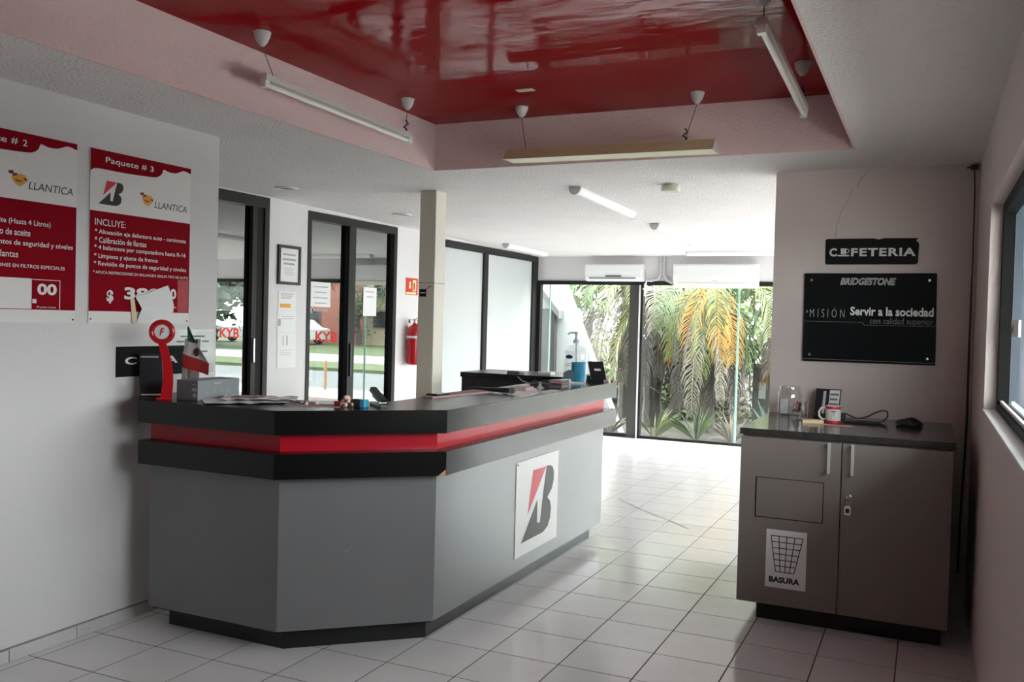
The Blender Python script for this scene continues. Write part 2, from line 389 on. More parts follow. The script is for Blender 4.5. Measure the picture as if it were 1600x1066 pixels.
# ---- right wall with its window opening
WY0, WY1, WZ0, WZ1 = 1.6, 4.74, 1.215, 2.165
wr = st(B(XR, XR+.105, -3.2, WY0, -.004, HC).build('wall_right', 'warm_shade_paint'), 'white right wall with a dark framed window')
B(XR, XR+.105, WY1, YC, -.004, HC).build('wall_field', 'warm_shade_paint', wr)
B(XR, XR+.105, WY0, WY1, -.004, WZ0-.012).build('wall_field', 'warm_shade_paint', wr)
B(XR, XR+.105, WY0, WY1, WZ1, HC).build('wall_field', 'warm_shade_paint', wr)
B(XR-.006, XR+.06, WY0, WY1, WZ0-.012, WZ0).build('sill', 'wall_paint', wr, bevel=.003)
w1 = empty('window_1', (XR+.08, (WY0+WY1)/2, WZ0)); st(w1, 'dark framed sliding window in the right wall')
def wbar(par, y0, y1, z0, z1, x0=XR+.05, x1=XR+.10, name='frame_bar', m='window_black'): B(x0, x1, y0, y1, z0, z1).build(name, m, par, bevel=.002)
wbar(w1, WY1-.055, WY1, WZ0, WZ1); wbar(w1, WY0, WY0+.055, WZ0, WZ1)
wbar(w1, WY0+.055, WY1-.055, WZ1-.055, WZ1); wbar(w1, WY0+.055, WY1-.055, WZ0, WZ0+.03)
wbar(w1, WY0+.055, WY1-.055, WZ0+.03, WZ0+.045, XR+.062, XR+.075, 'bottom_track', 'white_plastic')
for k, (ya, yb) in enumerate(((WY0+.055, 3.0), (3.0, WY1-.055))):
    B(XR+.082+.01*k, XR+.086+.01*k, ya, yb, WZ0+.03, WZ1-.055).build('pane', 'clear_glass', w1)
wbar(w1, 2.98, 3.03, WZ0+.045, WZ1-.055, XR+.076, XR+.1, 'meeting_stile')
f = FR((XR+.089, 0, 0), (0, -1, 0), (0, 0, 1))
s_ = f.rect(-4.55, -4.2, 1.555, 1.625, .001, .0016).build('window_sticker', 'paper', w1); s_['label'] = 'white strip sticker with dark scribbles'
f.plate([(-4.53, 1.575), (-4.50, 1.605), (-4.47, 1.58), (-4.42, 1.608), (-4.42, 1.598), (-4.47, 1.57), (-4.50, 1.595), (-4.53, 1.565)], .002, .003).build('sticker_print', 'ink_midgrey', s_, fixn=True)
# ---- skirting on the left wall, tile by tile
sk = st(B(XL, XL+.004, -1.0, 3.93, 0, .062).build('baseboard_left', 'skirting_top'), 'worn tile skirting with dirty top along the left wall')
y = 2.674-.35*9
while y < 3.9:
    B(XL+.004, XL+.014, y+.002, min(y+.348, 3.925), .001, .055+random.uniform(-.003, .003)).build('skirting_tile', 'skirting_glaze', sk)
    y += .35
B(XR-.008, XR, 1.0, YC, 0, .05).build('baseboard_right', 'skirting_glaze'); st(bpy.data.objects['baseboard_right'], 'low tile skirting along the right wall')

# ---- glazed office wall on the left (plane x = XG)
wg = st(B(XG-.2, XG, 3.93, 4.4, -.004, HC).build('wall_glazed', 'wall_paint'), 'white wall piers between the glazed office doors')
for a, b in ((6.08, 6.605), (8.10, 8.975)): B(XG-.12, XG, a, b, -.004, HC).build('wall_pier', 'wall_paint', wg)
def glazed_door(name, label, ya, yb, mull, ztop, zh, glassmat):
    d = empty(name, (XG-.05, (ya+yb)/2, 0)); st(d, label)
    def bar(a, b, z0, z1, n='frame_bar', x0=XG-.09, x1=XG+.008): B(x0, x1, a, b, z0, z1).build(n, 'dark_frame', d, bevel=.003)
    bar(ya, yb, ztop-zh, ztop, 'header'); bar(ya, ya+.05, 0, ztop-zh, 'jamb'); bar(yb-.06, yb, 0, ztop-zh, 'jamb'); bar(ya+.05, yb-.06, 0, .05, 'threshold')
    edges = [ya+.05]+[m for m in mull]+[yb-.06]
    for m0 in mull: bar(m0-.055, m0+.055, .05, ztop-zh, 'stile', XG-.075, XG+.012)
    for k in range(len(edges)-1):
        a = edges[k]+(.055 if k else 0); b = edges[k+1]-(.055 if k < len(edges)-2 else 0)
        B(XG-.045, XG-.04, a, b, .05, ztop-zh).build('pane', glassmat, d)
    return d
d1 = glazed_door('door_1', 'dark framed sliding glass door nearest the left wall', 4.4, 6.08, [5.2], 2.545, .09, 'tinted_mirror_glass')
B(XG-.03, XG+.005, 5.875, 5.93, .05, 2.455).build('stile', 'dark_frame', d1, bevel=.003)
B(XG-.03, XG-.005, 5.93, 6.02, .05, 2.455).build('stile', 'sign_black', d1)
B(XG+.005, XG+.022, 5.892, 5.91, 1.16, 1.36).build('pull_handle', 'steel', d1, bevel=.004)
d2 = glazed_door('door_2', 'two-panel dark framed glass door with paper notices', 6.605, 8.10, [7.29], 2.505, .075, 'tinted_mirror_glass')
B(XG+.012, XG+.03, 7.262, 7.285, .98, 1.30).build('pull_handle', 'black_plastic', d2, bevel=.004)
B(XG-.12, XG, 4.4, 6.08, 2.545, HC).build('lintel', 'wall_paint', wg); B(XG-.12, XG, 6.605, 8.10, 2.505, HC).build('lintel', 'wall_paint', wg)
w2 = empty('window_2', (XG-.05, 10.4, 0)); st(w2, 'dark framed partition of tall white panels')
def bar2(a, b, z0, z1, n='frame_bar'): B(XG-.09, XG+.01, a, b, z0, z1).build(n, 'dark_frame', w2, bevel=.003)
bar2(8.975, YB, 2.39, 2.475, 'header'); bar2(8.975, 9.03, 0, 2.39, 'jamb'); bar2(10.14, 10.255, .1, 2.39, 'stile'); bar2(11.68, YB, 0, 2.39, 'jamb'); bar2(9.03, 11.68, 0, .1, 'bottom_rail')
for a, b in ((9.03, 10.14), (10.255, 11.68)): B(XG-.05, XG-.02, a, b, .1, 2.39).build('white_panel', 'white_panel', w2)
B(XG-.12, XG, 8.975, 12.0, 2.475, HC).build('lintel', 'wall_paint', wg)
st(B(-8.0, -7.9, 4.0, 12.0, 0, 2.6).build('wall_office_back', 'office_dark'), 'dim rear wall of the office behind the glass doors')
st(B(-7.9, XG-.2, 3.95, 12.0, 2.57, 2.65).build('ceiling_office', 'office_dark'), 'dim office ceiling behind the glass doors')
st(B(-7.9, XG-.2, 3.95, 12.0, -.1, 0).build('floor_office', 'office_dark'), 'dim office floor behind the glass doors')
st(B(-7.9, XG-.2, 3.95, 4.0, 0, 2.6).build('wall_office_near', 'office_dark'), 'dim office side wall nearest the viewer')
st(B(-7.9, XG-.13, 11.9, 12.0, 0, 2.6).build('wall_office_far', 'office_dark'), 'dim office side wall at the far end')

# ---- back glazing (plane y = YB)
st(B(XG, 2.6, YB, YB+.15, 2.135, HC).build('wall_back', 'wall_paint'), 'white beam above the rear glazing')
wb = empty('window_3', (-4.3, YB+.05, 0)); st(wb, 'fixed rear window behind the reception counter')
def bar3(par, a, b, z0, z1, n='frame_bar', y0=YB-.02, y1=YB+.07, m='dark_frame'): B(a, b, y0, y1, z0, z1).build(n, m, par, bevel=.003)
bar3(wb, XG, -3.60, 2.08, 2.135, 'header'); bar3(wb, XG, XG+.06, .05, 2.08, 'jamb'); bar3(wb, -3.72, -3.60, 0, 2.08, 'post', m='dark_brown_frame'); bar3(wb, XG, -3.72, 0, .05, 'bottom_rail')
for a, b in ((XG+.06, -4.915), (-4.90, -3.72)): B(a, b, YB+.02, YB+.03, .05, 2.08).build('pane', 'clear_glass', wb)
B(-4.915, -4.90, YB+.014, YB+.036, .05, 2.08).build('glass_edge', 'glass_edge', wb)
wd3 = empty('door_3', (-2.9, YB+.05, 0)); st(wd3, 'frameless glass rear door and sidelight facing the palms')
bar3(wd3, -3.59, 2.6, 2.08, 2.135, 'header'); bar3(wd3, -3.59, -3.565, 0, 2.08, 'jamb', m='white_plastic'); bar3(wd3, -3.565, -3.53, 0, 2.08, 'jamb')
bar3(wd3, -3.53, -2.29, .0, .035, 'bottom_rail', YB, YB+.04); bar3(wd3, -2.33, -2.20, 0, .035, 'pivot', YB-.01, YB+.05, 'black_plastic'); bar3(wd3, -2.2, 2.6, 0, .03, 'bottom_rail', YB, YB+.04)
B(-3.53, -2.27, YB+.014, YB+.026, .035, 2.08).build('pane', 'clear_glass', wd3)
B(-2.268, -2.246, YB+.008, YB+.03, .035, 2.08).build('glass_edge', 'glass_edge', wd3)
for a, b in ((-2.244, -.62), (-.58, 1.1), (1.14, 2.6)): B(a, b, YB+.014, YB+.026, .03, 2.08).build('pane', 'clear_glass', wd3)
for a in (-.6, 1.12): bar3(wd3, a-.02, a+.02, .03, 2.08, 'post')
fo = FR((0, YB+.03, 0), (-1, 0, 0), (0, 0, 1))
for k, x in enumerate((-1.72, .28)):
    o = fo.text('KYB', -x-.42, -x, 1.13, 1.30, 0, bold=.03).build('vinyl_lettering', 'vinyl_red'); tag(o, ('red vinyl letters on the rear glass beside the glass door', 'red vinyl letters on the rear glass further right')[k], 'lettering', 'red letters on the rear glazing')

# ---- free standing column
co = st(B(-3.625, -3.487, 6.08, 6.24, 0, HC-.004).build('column', 'column_beige', bevel=.004), 'slim beige column behind the counter')
B(-3.49, -3.483, 6.082, 6.238, 0, HC-.004).build('column_lit_face', 'column_cream', co)  # brightness of the lit side put into a lighter cream face
fc = FR((0, 6.08, 0), (1, 0, 0), (0, 0, 1))
s_ = fc.rect(-3.612, -3.553, 1.732, 1.79, .001, .003).build('column_sticker', 'sign_black', co); fc.rect(-3.604, -3.561, 1.758, 1.766, .0032, .004).build('sticker_print', 'ink_yellow', s_)
MB().tube([(-3.63, 6.075, 1.842), (-3.48, 6.072, 1.838), (-3.478, 6.24, 1.84)], .0015, 5).build('string', 'wire', co)
MB().tube([(-3.55, 6.074, 1.79), (-3.53, 6.072, 1.806), (-3.50, 6.073, 1.815)], .003, 5).build('string', 'wire', co)

# ================================================================== RECEPTION COUNTER
ZT = 1.14
def plan(o, zlo, zhi): return MB().zprism(o, zlo, zhi)
rc = empty('reception_counter', (-2.6, 3.7, 0))
tag(rc, 'angled grey reception counter with black ledges and a red band', 'counter')
YE = 6.26
plan([(-3.46, 3.20), (-2.63, 3.20), (-2.045, 3.72), (-2.045, YE), (-2.48, YE), (-2.48, 3.93), (-2.83, 3.68), (-3.63, 3.68), (-3.63, 3.36)], 1.03, ZT).build('top_ledge', 'laminate_black', rc, bevel=.003, fixn=True)
plan([(-3.46, 3.28), (-2.665, 3.28), (-2.12, 3.765), (-2.12, YE-.06), (-2.44, YE-.06), (-2.44, 3.95), (-2.85, 3.62), (-3.46, 3.62)], .945, 1.03).build('red_band', 'laminate_red', rc, fixn=True)
lo = plan([(-3.46, 3.20), (-2.63, 3.20), (-2.045, 3.72), (-2.045, YE), (-2.46, YE), (-2.46, 3.94), (-2.84, 3.66), (-3.46, 3.66)], .83, .945).build('lower_ledge', 'laminate_black', rc, bevel=.003, fixn=True)
MB().prism([(-2.071, 3.694, .829), (-2.044, 3.718, .829), (-2.044, 3.7195, .86)], [(-2.072, 3.690, .829), (-2.043, 3.716, .829), (-2.043, 3.7175, .86)]).build('chipped_edge', 'wood_ply', lo, fixn=True)
plan([(-3.46, 3.28), (-2.665, 3.28), (-2.674, 3.30), (-3.46, 3.30)], .115, .83).build('front_panel', 'laminate_grey', rc, fixn=True)
cpn = plan([(-2.665, 3.28), (-2.12, 3.765), (-2.142, 3.774), (-2.674, 3.30)], .115, .83).build('corner_panel', 'laminate_grey', rc, fixn=True)
plan([(-2.12, 3.765), (-2.12, YE-.06), (-2.142, YE-.06), (-2.142, 3.774)], .115, .83).build('side_panel', 'laminate_grey', rc, fixn=True)
plan([(-3.455, 3.305), (-2.68, 3.305), (-2.147, 3.78), (-2.147, YE-.065), (-2.44, YE-.065), (-2.44, 3.95), (-2.85, 3.62), (-3.455, 3.62)], .1, .83).build('carcass', 'laminate_black', rc, fixn=True)
plan([(-3.42, 3.38), (-2.705, 3.38), (-2.20, 3.835), (-2.20, YE-.08), (-2.42, YE-.08), (-2.42, 3.96), (-2.85, 3.60), (-3.42, 3.60)], 0, .115).build('kickboard', 'kick_black', rc, fixn=True)
fd = FR((-2.665, 3.28, 0), (.545, .485, 0), (0, 0, 1))
mb = MB(); fd.plate([(.30, .47), (.32, .475), (.318, .481), (.30, .474)], .0005, .001, mb); fd.plate([(.325, .488), (.345, .498), (.35, .501), (.325, .492)], .0005, .001, mb); mb.build('scuff_mark', 'ink_midgrey', cpn)
bc = empty('back_counter', (-2.95, 6.7, 0)); tag(bc, 'black return counter standing behind the far end of the reception counter', 'counter')
B(-3.43, -2.49, 6.44, 6.98, 1.10, 1.14).build('worktop', 'laminate_black', bc, bevel=.003)
B(-3.42, -2.50, 6.45, 6.97, .1, 1.10).build('body', 'kick_black', bc); B(-3.40, -2.52, 6.48, 6.95, 0, .1).build('kickboard', 'kick_black', bc)

# two-colour tyre mark, drawn in a frame: box u0..u1, v0..v1
LOGO_R = [(.32, 1), (.735, .99), (.18, .37)]
LOGO_K = [(.755, 1)]+[(.88, .985), (.96, .95), (1, .87), (1, .74), (.95, .62), (.80, .505), (.89, .44), (.935, .32), (.91, .17), (.83, .06), (.70, .005), (.6, 0), (0, 0), (.475, .54), (.475, .19), (.575, .17), (.665, .62)]
def tyre_mark(fr, u0, u1, v0, v1, n, par, k='ink_black'):
    g = lambda P: [(u0+(u1-u0)*a, v0+(v1-v0)*b) for a, b in P]
    fr.plate(g(LOGO_R), n, n+.0006).build('emblem_wedge', 'ink_red', par, fixn=True)
    fr.plate(g(LOGO_K), n, n+.0006).build('emblem_letter', k, par, fixn=True)
fs = FR((-2.12, 0, 0), (0, 1, 0), (0, 0, 1))
lg = fs.rect(4.69, 5.33, .197, .752, .001, .004).build('emblem_sign', 'poster_white'); tag(lg, 'white square sign with red and black letter emblem on the counter side', 'sign')
tyre_mark(fs, 4.775, 5.255, .272, .678, .0045, lg, 'ink_black')
for u, v in ((4.705, .738), ): MB().lathe([(.006, 0), (.006, .002), (.003, .003)], fs.p(u, v, .004), 8, fs.N).build('pin', 'ink_black', lg)

# ================================================================== COFFEE CABINET
YF = 4.88
cb = empty('coffee_cabinet', (-.38, 5.3, 0)); tag(cb, 'grey two-door cabinet with dark top below the wall signs', 'cabinet')
B(-.885, .122, YF+.02, 5.86, .105, .995).build('body', 'cabinet_grey', cb)
B(-.90, .137, YF-.01, 5.88, .995, 1.03).build('worktop', 'granite_dark', cb, bevel=.004)
B(-.80, .10, YF+.085, 5.80, 0, .105).build('kickboard', 'kick_black', cb)
dl = B(-.893, -.388, YF, YF+.018, .105, .985).build('door', 'cabinet_grey', cb, bevel=.0015)
dr = B(-.382, .126, YF, YF+.018, .105, .985).build('door', 'cabinet_grey', cb, bevel=.0015)
ff = FR((0, YF, 0), (1, 0, 0), (0, 0, 1))
for u, d in ((-.445, dl), (-.332, dr)):
    mb = ff.rect(u-.0075, u+.0075, .828, .986, .022, .032)
    for v in (.84, .974): ff.rect(u-.005, u+.005, v-.006, v+.006, 0, .022, mb)
    mb.build('handle', 'brushed', d)
fp = ff.rect(-.804, -.471, .567, .772, .0005, .002).build('waste_flap', 'cabinet_grey', dl); fp['label'] = 'hinged flap outlined by a dirty gap'
mb = MB()
for q in ((-.810, -.466, .769, .776), (-.810, -.466, .562, .568), (-.810, -.804, .562, .776), (-.472, -.466, .562, .776)): ff.rect(*q, .0003, .0016, mb)
mb.build('flap_gap', 'kick_black', dl)
lk = MB().lathe([(.014, 0), (.014, .006), (.009, .008), (.009, .012)], ff.p(-.343, .714, 0), 14, ff.N).build('lock', 'steel', dr, smooth=True)
mb = MB(); ff.rect(-.350, -.336, .70, .722, .012, .016, mb); mb.torus(ff.p(-.343, .69, .016), ff.U, ff.V, .012, .0018, 16, 6); mb.build('key', 'steel', lk)
kf = ff.plate([(-.362, .622), (-.336, .622), (-.333, .63), (-.333, .66), (-.338, .67), (-.36, .67), (-.365, .66), (-.365, .63)], .006, .012).build('key_fob', 'white_plastic', dr, fixn=True)
ff.rect(-.358, -.340, .634, .656, .012, .0126).build('fob_window', 'ink_black', kf)
bs = ff.rect(-.746, -.541, .199, .505, .0005, .0015).build('trash_label', 'poster_white'); tag(bs, 'white paper sticker with trash basket drawing on the cabinet door', 'sticker')
mb = MB()
def stroke(a, b, w, n, mb, fr=ff):
    d = Vector((b[0]-a[0], b[1]-a[1])); p = Vector((-d.y, d.x)).normalized()*w/2
    fr.plate([(a[0]-p.x, a[1]-p.y), (b[0]-p.x, b[1]-p.y), (b[0]+p.x, b[1]+p.y), (a[0]+p.x, a[1]+p.y)], n, n+.0004, mb)
bt, bb = [(-.722, .472), (-.560, .472)], [(-.694, .284), (-.600, .284)]
lerp = lambda a, b, t: (a[0]+(b[0]-a[0])*t, a[1]+(b[1]-a[1])*t)
for k in range(5): stroke(lerp(bt[0], bt[1], k/4), lerp(bb[0], bb[1], k/4), .0042, .0018, mb)
for k in range(7): stroke(lerp(bt[0], bb[0], k/6), lerp(bt[1], bb[1], k/6), .0042, .0018, mb)
mb.build('basket_drawing', 'ink_black', bs)
ff.text('BASURA', -.726, -.571, .226, .258, .002, bold=.045).build('lettering', 'ink_black', bs)

# ================================================================== WALL SIGNS (cafeteria wall)
fw = FR((0, YC, 0), (1, 0, 0), (0, 0, 1))
cs = fw.plate([(-.600, 1.966), (-.09, 1.966), (-.078, 1.976), (-.074, 2.09), (-.092, 2.112), (-.080, 2.124), (-.27, 2.126), (-.30, 2.119), (-.33, 2.126), (-.60, 2.126), (-.609, 2.118), (-.607, 1.975)], .001, .004).build('cafeteria_sign', 'sign_black', fixn=True)
tag(cs, 'torn black cafeteria sign with white capitals above the glossy panel', 'sign')
letters(fw, cs, 'ink_white', .005, [('C', -.584, -.540, 2.016, 2.068, .04), ('FETERIA', -.457, -.092, 2.017, 2.067, .035, 0, 1.15)])
mb = MB(); fw.plate([(-.516, 2.030), (-.486, 2.030), (-.484, 2.066), (-.518, 2.066)], .0045, .0055, mb); fw.plate([(-.534, 2.017), (-.470, 2.017), (-.466, 2.026), (-.538, 2.026)], .0045, .0055, mb)
mb.torus(fw.p(-.480, 2.050, .005), fw.U, fw.V, .011, .0022, 16, 6); mb.build('cup_symbol', 'ink_white', cs)
gp = fw.plate([(-.722, 1.360), (.037, 1.363), (.029, 1.912), (-.724, 1.910)], .012, .022).build('mission_panel', 'acrylic_black', fixn=True, bevel=.001)
tag(gp, 'large glossy black acrylic panel with grey lettering on four studs', 'sign')
for u, v in ((-.682, 1.868), (-.011, 1.870), (-.680, 1.402), (-.009, 1.402)): MB().lathe([(.0085, -.022), (.0085, .002), (.007, .004), (0.0, .0045)], fw.p(u, v, .022), 14, fw.N).build('stud', 'steel', gp, smooth=True)
n = .0226
fw.text('BRIDGESTONE', -.513, -.193, 1.838, 1.884, n, None, .05, .28, 1.02).build('lettering', 'ink_grey', gp)
fw.text('MISIÓN', -.686, -.481, 1.637, 1.702, n, None, -.012, 0, 1.7).build('lettering', 'ink_grey', gp)
fw.plate([(-.710, 1.664), (-.700, 1.671), (-.710, 1.678), (-.707, 1.681), (-.696, 1.671), (-.707, 1.661)], n-.0003, n).build('arrow_mark', 'ink_grey', gp, fixn=True)
fw.text('Servir a la sociedad', -.448, .018, 1.652, 1.706, n, None, .03).build('lettering', 'ink_white', gp)
fw.text('con calidad superior', -.334, .018, 1.592, 1.641, n).build('lettering', 'ink_midgrey', gp)
mb = MB(); fw.rect(-.722, -.376, 1.6095, 1.6115, n-.0003, n, mb); fw.plate([(-.377, 1.6095), (-.366, 1.593), (-.364, 1.594), (-.375, 1.6115)], n-.0003, n, mb); fw.rect(-.366, .032, 1.593, 1.595, n-.0003, n, mb); fw.rect(-.721, .036, 1.374, 1.3775, n-.0003, n, mb)
mb.build('rule_line', 'ink_midgrey', gp)
MB().tube([(.205, 5.935, 2.55), (.212, 5.936, 2.4), (.215, 5.935, 2.0), (.213, 5.938, 1.5), (.216, 5.936, 1.05), (.21, 5.92, .8), (.20, 5.90, .5), (.195, 5.9, .15)], [.004, .004, .004, .006, .007, .006, .006, .006], 7).build('wall_cable', 'wire', smooth=True)
tag(bpy.data.objects['wall_cable'], 'dark cable running down the corner beside the cabinet', 'cable')
MB().obox((.205, 5.925, 2.53), (.02, 0, 0), (0, .012, 0), (0, 0, .012)).obox((.195, 5.93, 2.535), (.03, 0, .006), (0, .004, 0), (-.001, 0, .004)).build('cable_clip', 'wire', bpy.data.objects['wall_cable'])

# ================================================================== POSTERS (left wall)
fl_ = FR((XL, 0, 0), (0, 1, 0), (0, 0, 1))
def emblem(fr, u0, u1, v0, v1, n, par):
    g = lambda P: [(u0+(u1-u0)*a, v0+(v1-v0)*b) for a, b in P]
    fr.plate(g([(.18, .70), (.42, .74), (.62, .86), (.86, .78), (1.0, .52), (.84, .22), (.62, 0), (.40, .12), (.24, .36)]), n, n+.0005).build('emblem_body', 'ink_orange', par, fixn=True)
    mb = MB()
    for P in ([(0, .92), (.10, .74), (.34, .80), (.24, 1.0)], [(.22, .74), (.30, .62), (.50, .76), (.42, .86)], [(.84, .62), (.98, .48), (.92, .40), (.78, .54)], [(.34, .36), (.62, .30), (.80, .46), (.64, .38), (.40, .44)]): fr.plate(g(P), n+.0006, n+.001, mb)
    mb.build('emblem_detail', 'ink_maroon', par, fixn=True)
def poster(u0, title, label):
    v0, v1, w = 1.505, 2.342, .642
    u1 = u0+w
    p = fl_.rect(u0, u1, v0, v1, .002, .006).build('package_poster', 'poster_white'); tag(p, label, 'poster', 'service package posters')
    n = .0064
    wave = [(0, 2.232), (.035, 2.249), (.18, 2.250), (.31, 2.254), (.39, 2.259), (.42, 2.268), (.44, 2.284), (.452, 2.307), (.49, 2.300), (.54, 2.303), (.59, 2.322), (.642, 2.313)]
    fine = []
    for i in range(len(wave)-1):
        p0, p1, p2, p3_ = (Vector(wave[max(i-1, 0)]), Vector(wave[i]), Vector(wave[i+1]), Vector(wave[min(i+2, len(wave)-1)]))
        for q in range(4): t = q/4; v_ = .5*((2*p1)+(p2-p0)*t+(2*p0-5*p1+4*p2-p3_)*t*t+(3*p1-p0-3*p2+p3_)*t**3); fine.append((v_.x, v_.y))
    wave = fine+[wave[-1]]
    fl_.plate([(u0+a, b) for a, b in wave]+[(u1, v1), (u0, v1)], n, n+.0004).build('header', 'poster_red', p, fixn=True)
    fl_.rect(u0, u1, 1.563, 2.046, n, n+.0004).build('text_field', 'poster_red', p)
    for u, v in ((u0+.012, 1.525), (u1-.012, 1.520), (u0+.008, 2.332)): MB().lathe([(.004, 0), (.004, .003)], fl_.p(u, v, .006), 8, fl_.N).build('nail', 'ink_black', p)
    letters(fl_, p, 'ink_white', .0075, [('Paquete', u0+.086, u0+.286, 2.276, 2.312, .008), (title[8], u0+.306, u0+.338, 2.284, 2.312, .008), (title[10], u0+.362, u0+.384, 2.284, 2.312, .008)])
    return p
p3 = poster(3.070, 'Paquete # 3', 'red and white package 3 poster, right of the two on the left wall')
tyre_mark(fl_, 3.118, 3.264, 2.081, 2.198, .0064, p3)
emblem(fl_, 3.367, 3.457, 2.106, 2.172, .0064, p3)
fl_.text('LLANTICA', 3.464, 3.686, 2.102, 2.136, .0068, None, 0, .18).build('lettering', 'ink_black', p3)
n = .0074
letters(fl_, p3, 'ink_white', n, [('INCLUYE:', 3.099, 3.281, 1.978, 2.010)]
    + [(t, a, b, z-.005, z+.024, .008) for t, a, b, z in (('* Alineación eje delantero auto - camioneta', 3.099, 3.684, 1.936), ('* Calibración de llantas', 3.099, 3.414, 1.899), ('* 4 balanceos por computadora hasta R-16', 3.097, 3.683, 1.860), ('* Limpieza y ajuste de frenos', 3.096, 3.490, 1.819), ('* Revisión de puntos de seguridad y niveles', 3.095, 3.688, 1.782))]
    + [('* APLICA RESTRICCIONES EN BALANCEO SEGUN TIPO DE AUTO', 3.092, 3.703, 1.745, 1.759, .008), ('$', 3.173, 3.213, 1.602, 1.668, .04), ('389', 3.279, 3.512, 1.623, 1.686, .04), ('00', 3.539, 3.621, 1.635, 1.689, .035)])
fl_.rect(3.585, 3.622, 1.589, 1.593, n, n+.0003).build('small_print', 'ink_white', p3)
mb = MB(); fl_.rect(3.63, 3.706, 1.567, 1.74, .0069, .0072, mb); mb.build('price_strip', 'laminate_red', p3)
p2 = poster(2.353, 'Paquete # 2', 'red and white package 2 poster, cut by the left picture edge')
emblem(fl_, 2.645, 2.742, 2.104, 2.170, .0064, p2)
tyre_mark(fl_, 2.40, 2.546, 2.081, 2.198, .0064, p2)
fl_.text('LLANTICA', 2.746, 2.974, 2.098, 2.132, .0068, None, 0, .18).build('lettering', 'ink_black', p2)
letters(fl_, p2, 'ink_white', n, [('INCLUYE:', 2.382, 2.564, 1.990, 2.022)]
    + [(t, b-l, b, z-.005, z+.026, .008) for t, b, z, l in (('* Cambio de aceite (Hasta 4 Litros)', 2.859, 1.937, .475), ('* Cambio de filtro de aceite', 2.757, 1.893, .375), ('* Revisión de puntos de seguridad y niveles', 2.978, 1.844, .598), ('* Rotación de llantas', 2.699, 1.796, .318))]
    + [('* APLICA RESTRICCIONES EN FILTROS ESPECIALES', 2.376, 2.936, 1.748, 1.764, .008), ('00', 2.795, 2.895, 1.630, 1.682, .035), ('Precios netos', 2.794, 2.891, 1.571, 1.580)])
fl_.rect(2.771, 2.791, 1.592, 1.611, n, n+.0003).build('white_square', 'ink_white', p2)
mb = MB()
for q in ((2.764, 2.767, 1.566, 1.699), (2.910, 2.913, 1.566, 1.699), (2.764, 2.913, 1.697, 1.700)): fl_.rect(*q, n-.0004, n, mb)
mb.build('price_border', 'ink_white', p2)
fl_.rect(2.40, 2.763, 1.566, 1.702, .0070, .0076).build('cover_patch', 'poster_white', p2)
# paper taped over the price
tp = empty('taped_paper', fl_.p(3.45, 1.51, .01)); tag(tp, 'crumpled white sheet taped over the price of the package poster', 'paper')
MB().add([fl_.p(3.352, 1.506, .012), fl_.p(3.46, 1.530, .03), fl_.p(3.588, 1.566, .020), fl_.p(3.575, 1.64, .028), fl_.p(3.556, 1.706, .012), fl_.p(3.45, 1.673, .018), fl_.p(3.345, 1.640, .011), fl_.p(3.37, 1.58, .030)],
         [(0, 1, 7), (1, 2, 3), (1, 3, 7), (3, 4, 5), (3, 5, 7), (5, 6, 7)]).build('sheet', 'paper', tp)
MB().prism([fl_.p(3.328, 1.505, .010), fl_.p(3.352, 1.505, .010), fl_.p(3.338, 1.628, .010), fl_.p(3.313, 1.628, .010)], [fl_.p(3.328, 1.505, .012), fl_.p(3.352, 1.505, .020), fl_.p(3.338, 1.628, .014), fl_.p(3.313, 1.628, .012)]).build('tape_strip', 'paper_cream', tp)
MB().prism([fl_.p(3.568, 1.620, .018), fl_.p(3.592, 1.566, .016), fl_.p(3.60, 1.60, .014), fl_.p(3.560, 1.706, .012)], [fl_.p(3.568, 1.620, .020), fl_.p(3.592, 1.566, .018), fl_.p(3.60, 1.60, .016), fl_.p(3.560, 1.706, .014)]).build('tape_strip', 'paper_cream', tp)
cj = fl_.rect(3.238, 3.70, 1.236, 1.388, .002, .006).build('cashier_sign', 'sign_black'); tag(cj, 'black cashier sign on the left wall half hidden by the brochure rack', 'sign')
fl_.text('C A J A', 3.29, 3.64, 1.285, 1.335, .0064, None, .03).build('lettering', 'ink_white', cj)
ps = fl_.rect(3.56, 3.915, 1.235, 1.475, .003, .005).build('plastic_sleeve', 'sleeve_gloss'); tag(ps, 'printed notice in a clear plastic sleeve at the wall end', 'notice')
mb = MB()
for k, (a, b) in enumerate(((3.66, 3.84), (3.63, 3.87), (3.64, 3.80), (3.63, 3.86), (3.70, 3.80))): fl_.rect(a, b, 1.432-k*.028, 1.441-k*.028, .0052, .0056, mb)
mb.build('print_line', 'ink_midgrey', ps)

# ---- on the glazed wall piers and panes
fg = FR((XG, 0, 0), (0, 1, 0), (0, 0, 1))
cf = empty('framed_certificate', fg.p(6.34, 1.825)); tag(cf, 'black framed certificate hanging on the pier between the glass doors', 'picture frame')
fg.rect(6.205, 6.475, 1.84, 2.15, .004, .012).build('print', 'paper', cf)
for q in ((6.19, 6.215, 1.825, 2.165), (6.465, 6.49, 1.825, 2.165), (6.215, 6.465, 1.825, 1.85), (6.215, 6.465, 2.14, 2.165)): fg.rect(*q, .002, .022).build('frame_bar', 'ink_black', cf)
for a, b, c, d in ((6.255, 6.425, 2.078, 2.094), (6.25, 6.43, 2.035, 2.052), (6.265, 6.415, 1.997, 2.015), (6.27, 6.41, 1.965, 1.969), (6.28, 6.40, 1.947, 1.951), (6.27, 6.41, 1.929, 1.933), (6.28, 6.40, 1.911, 1.915)): fg.rect(a, b, c, d, .0122, .0125).build('print_line', 'ink_grey', cf)
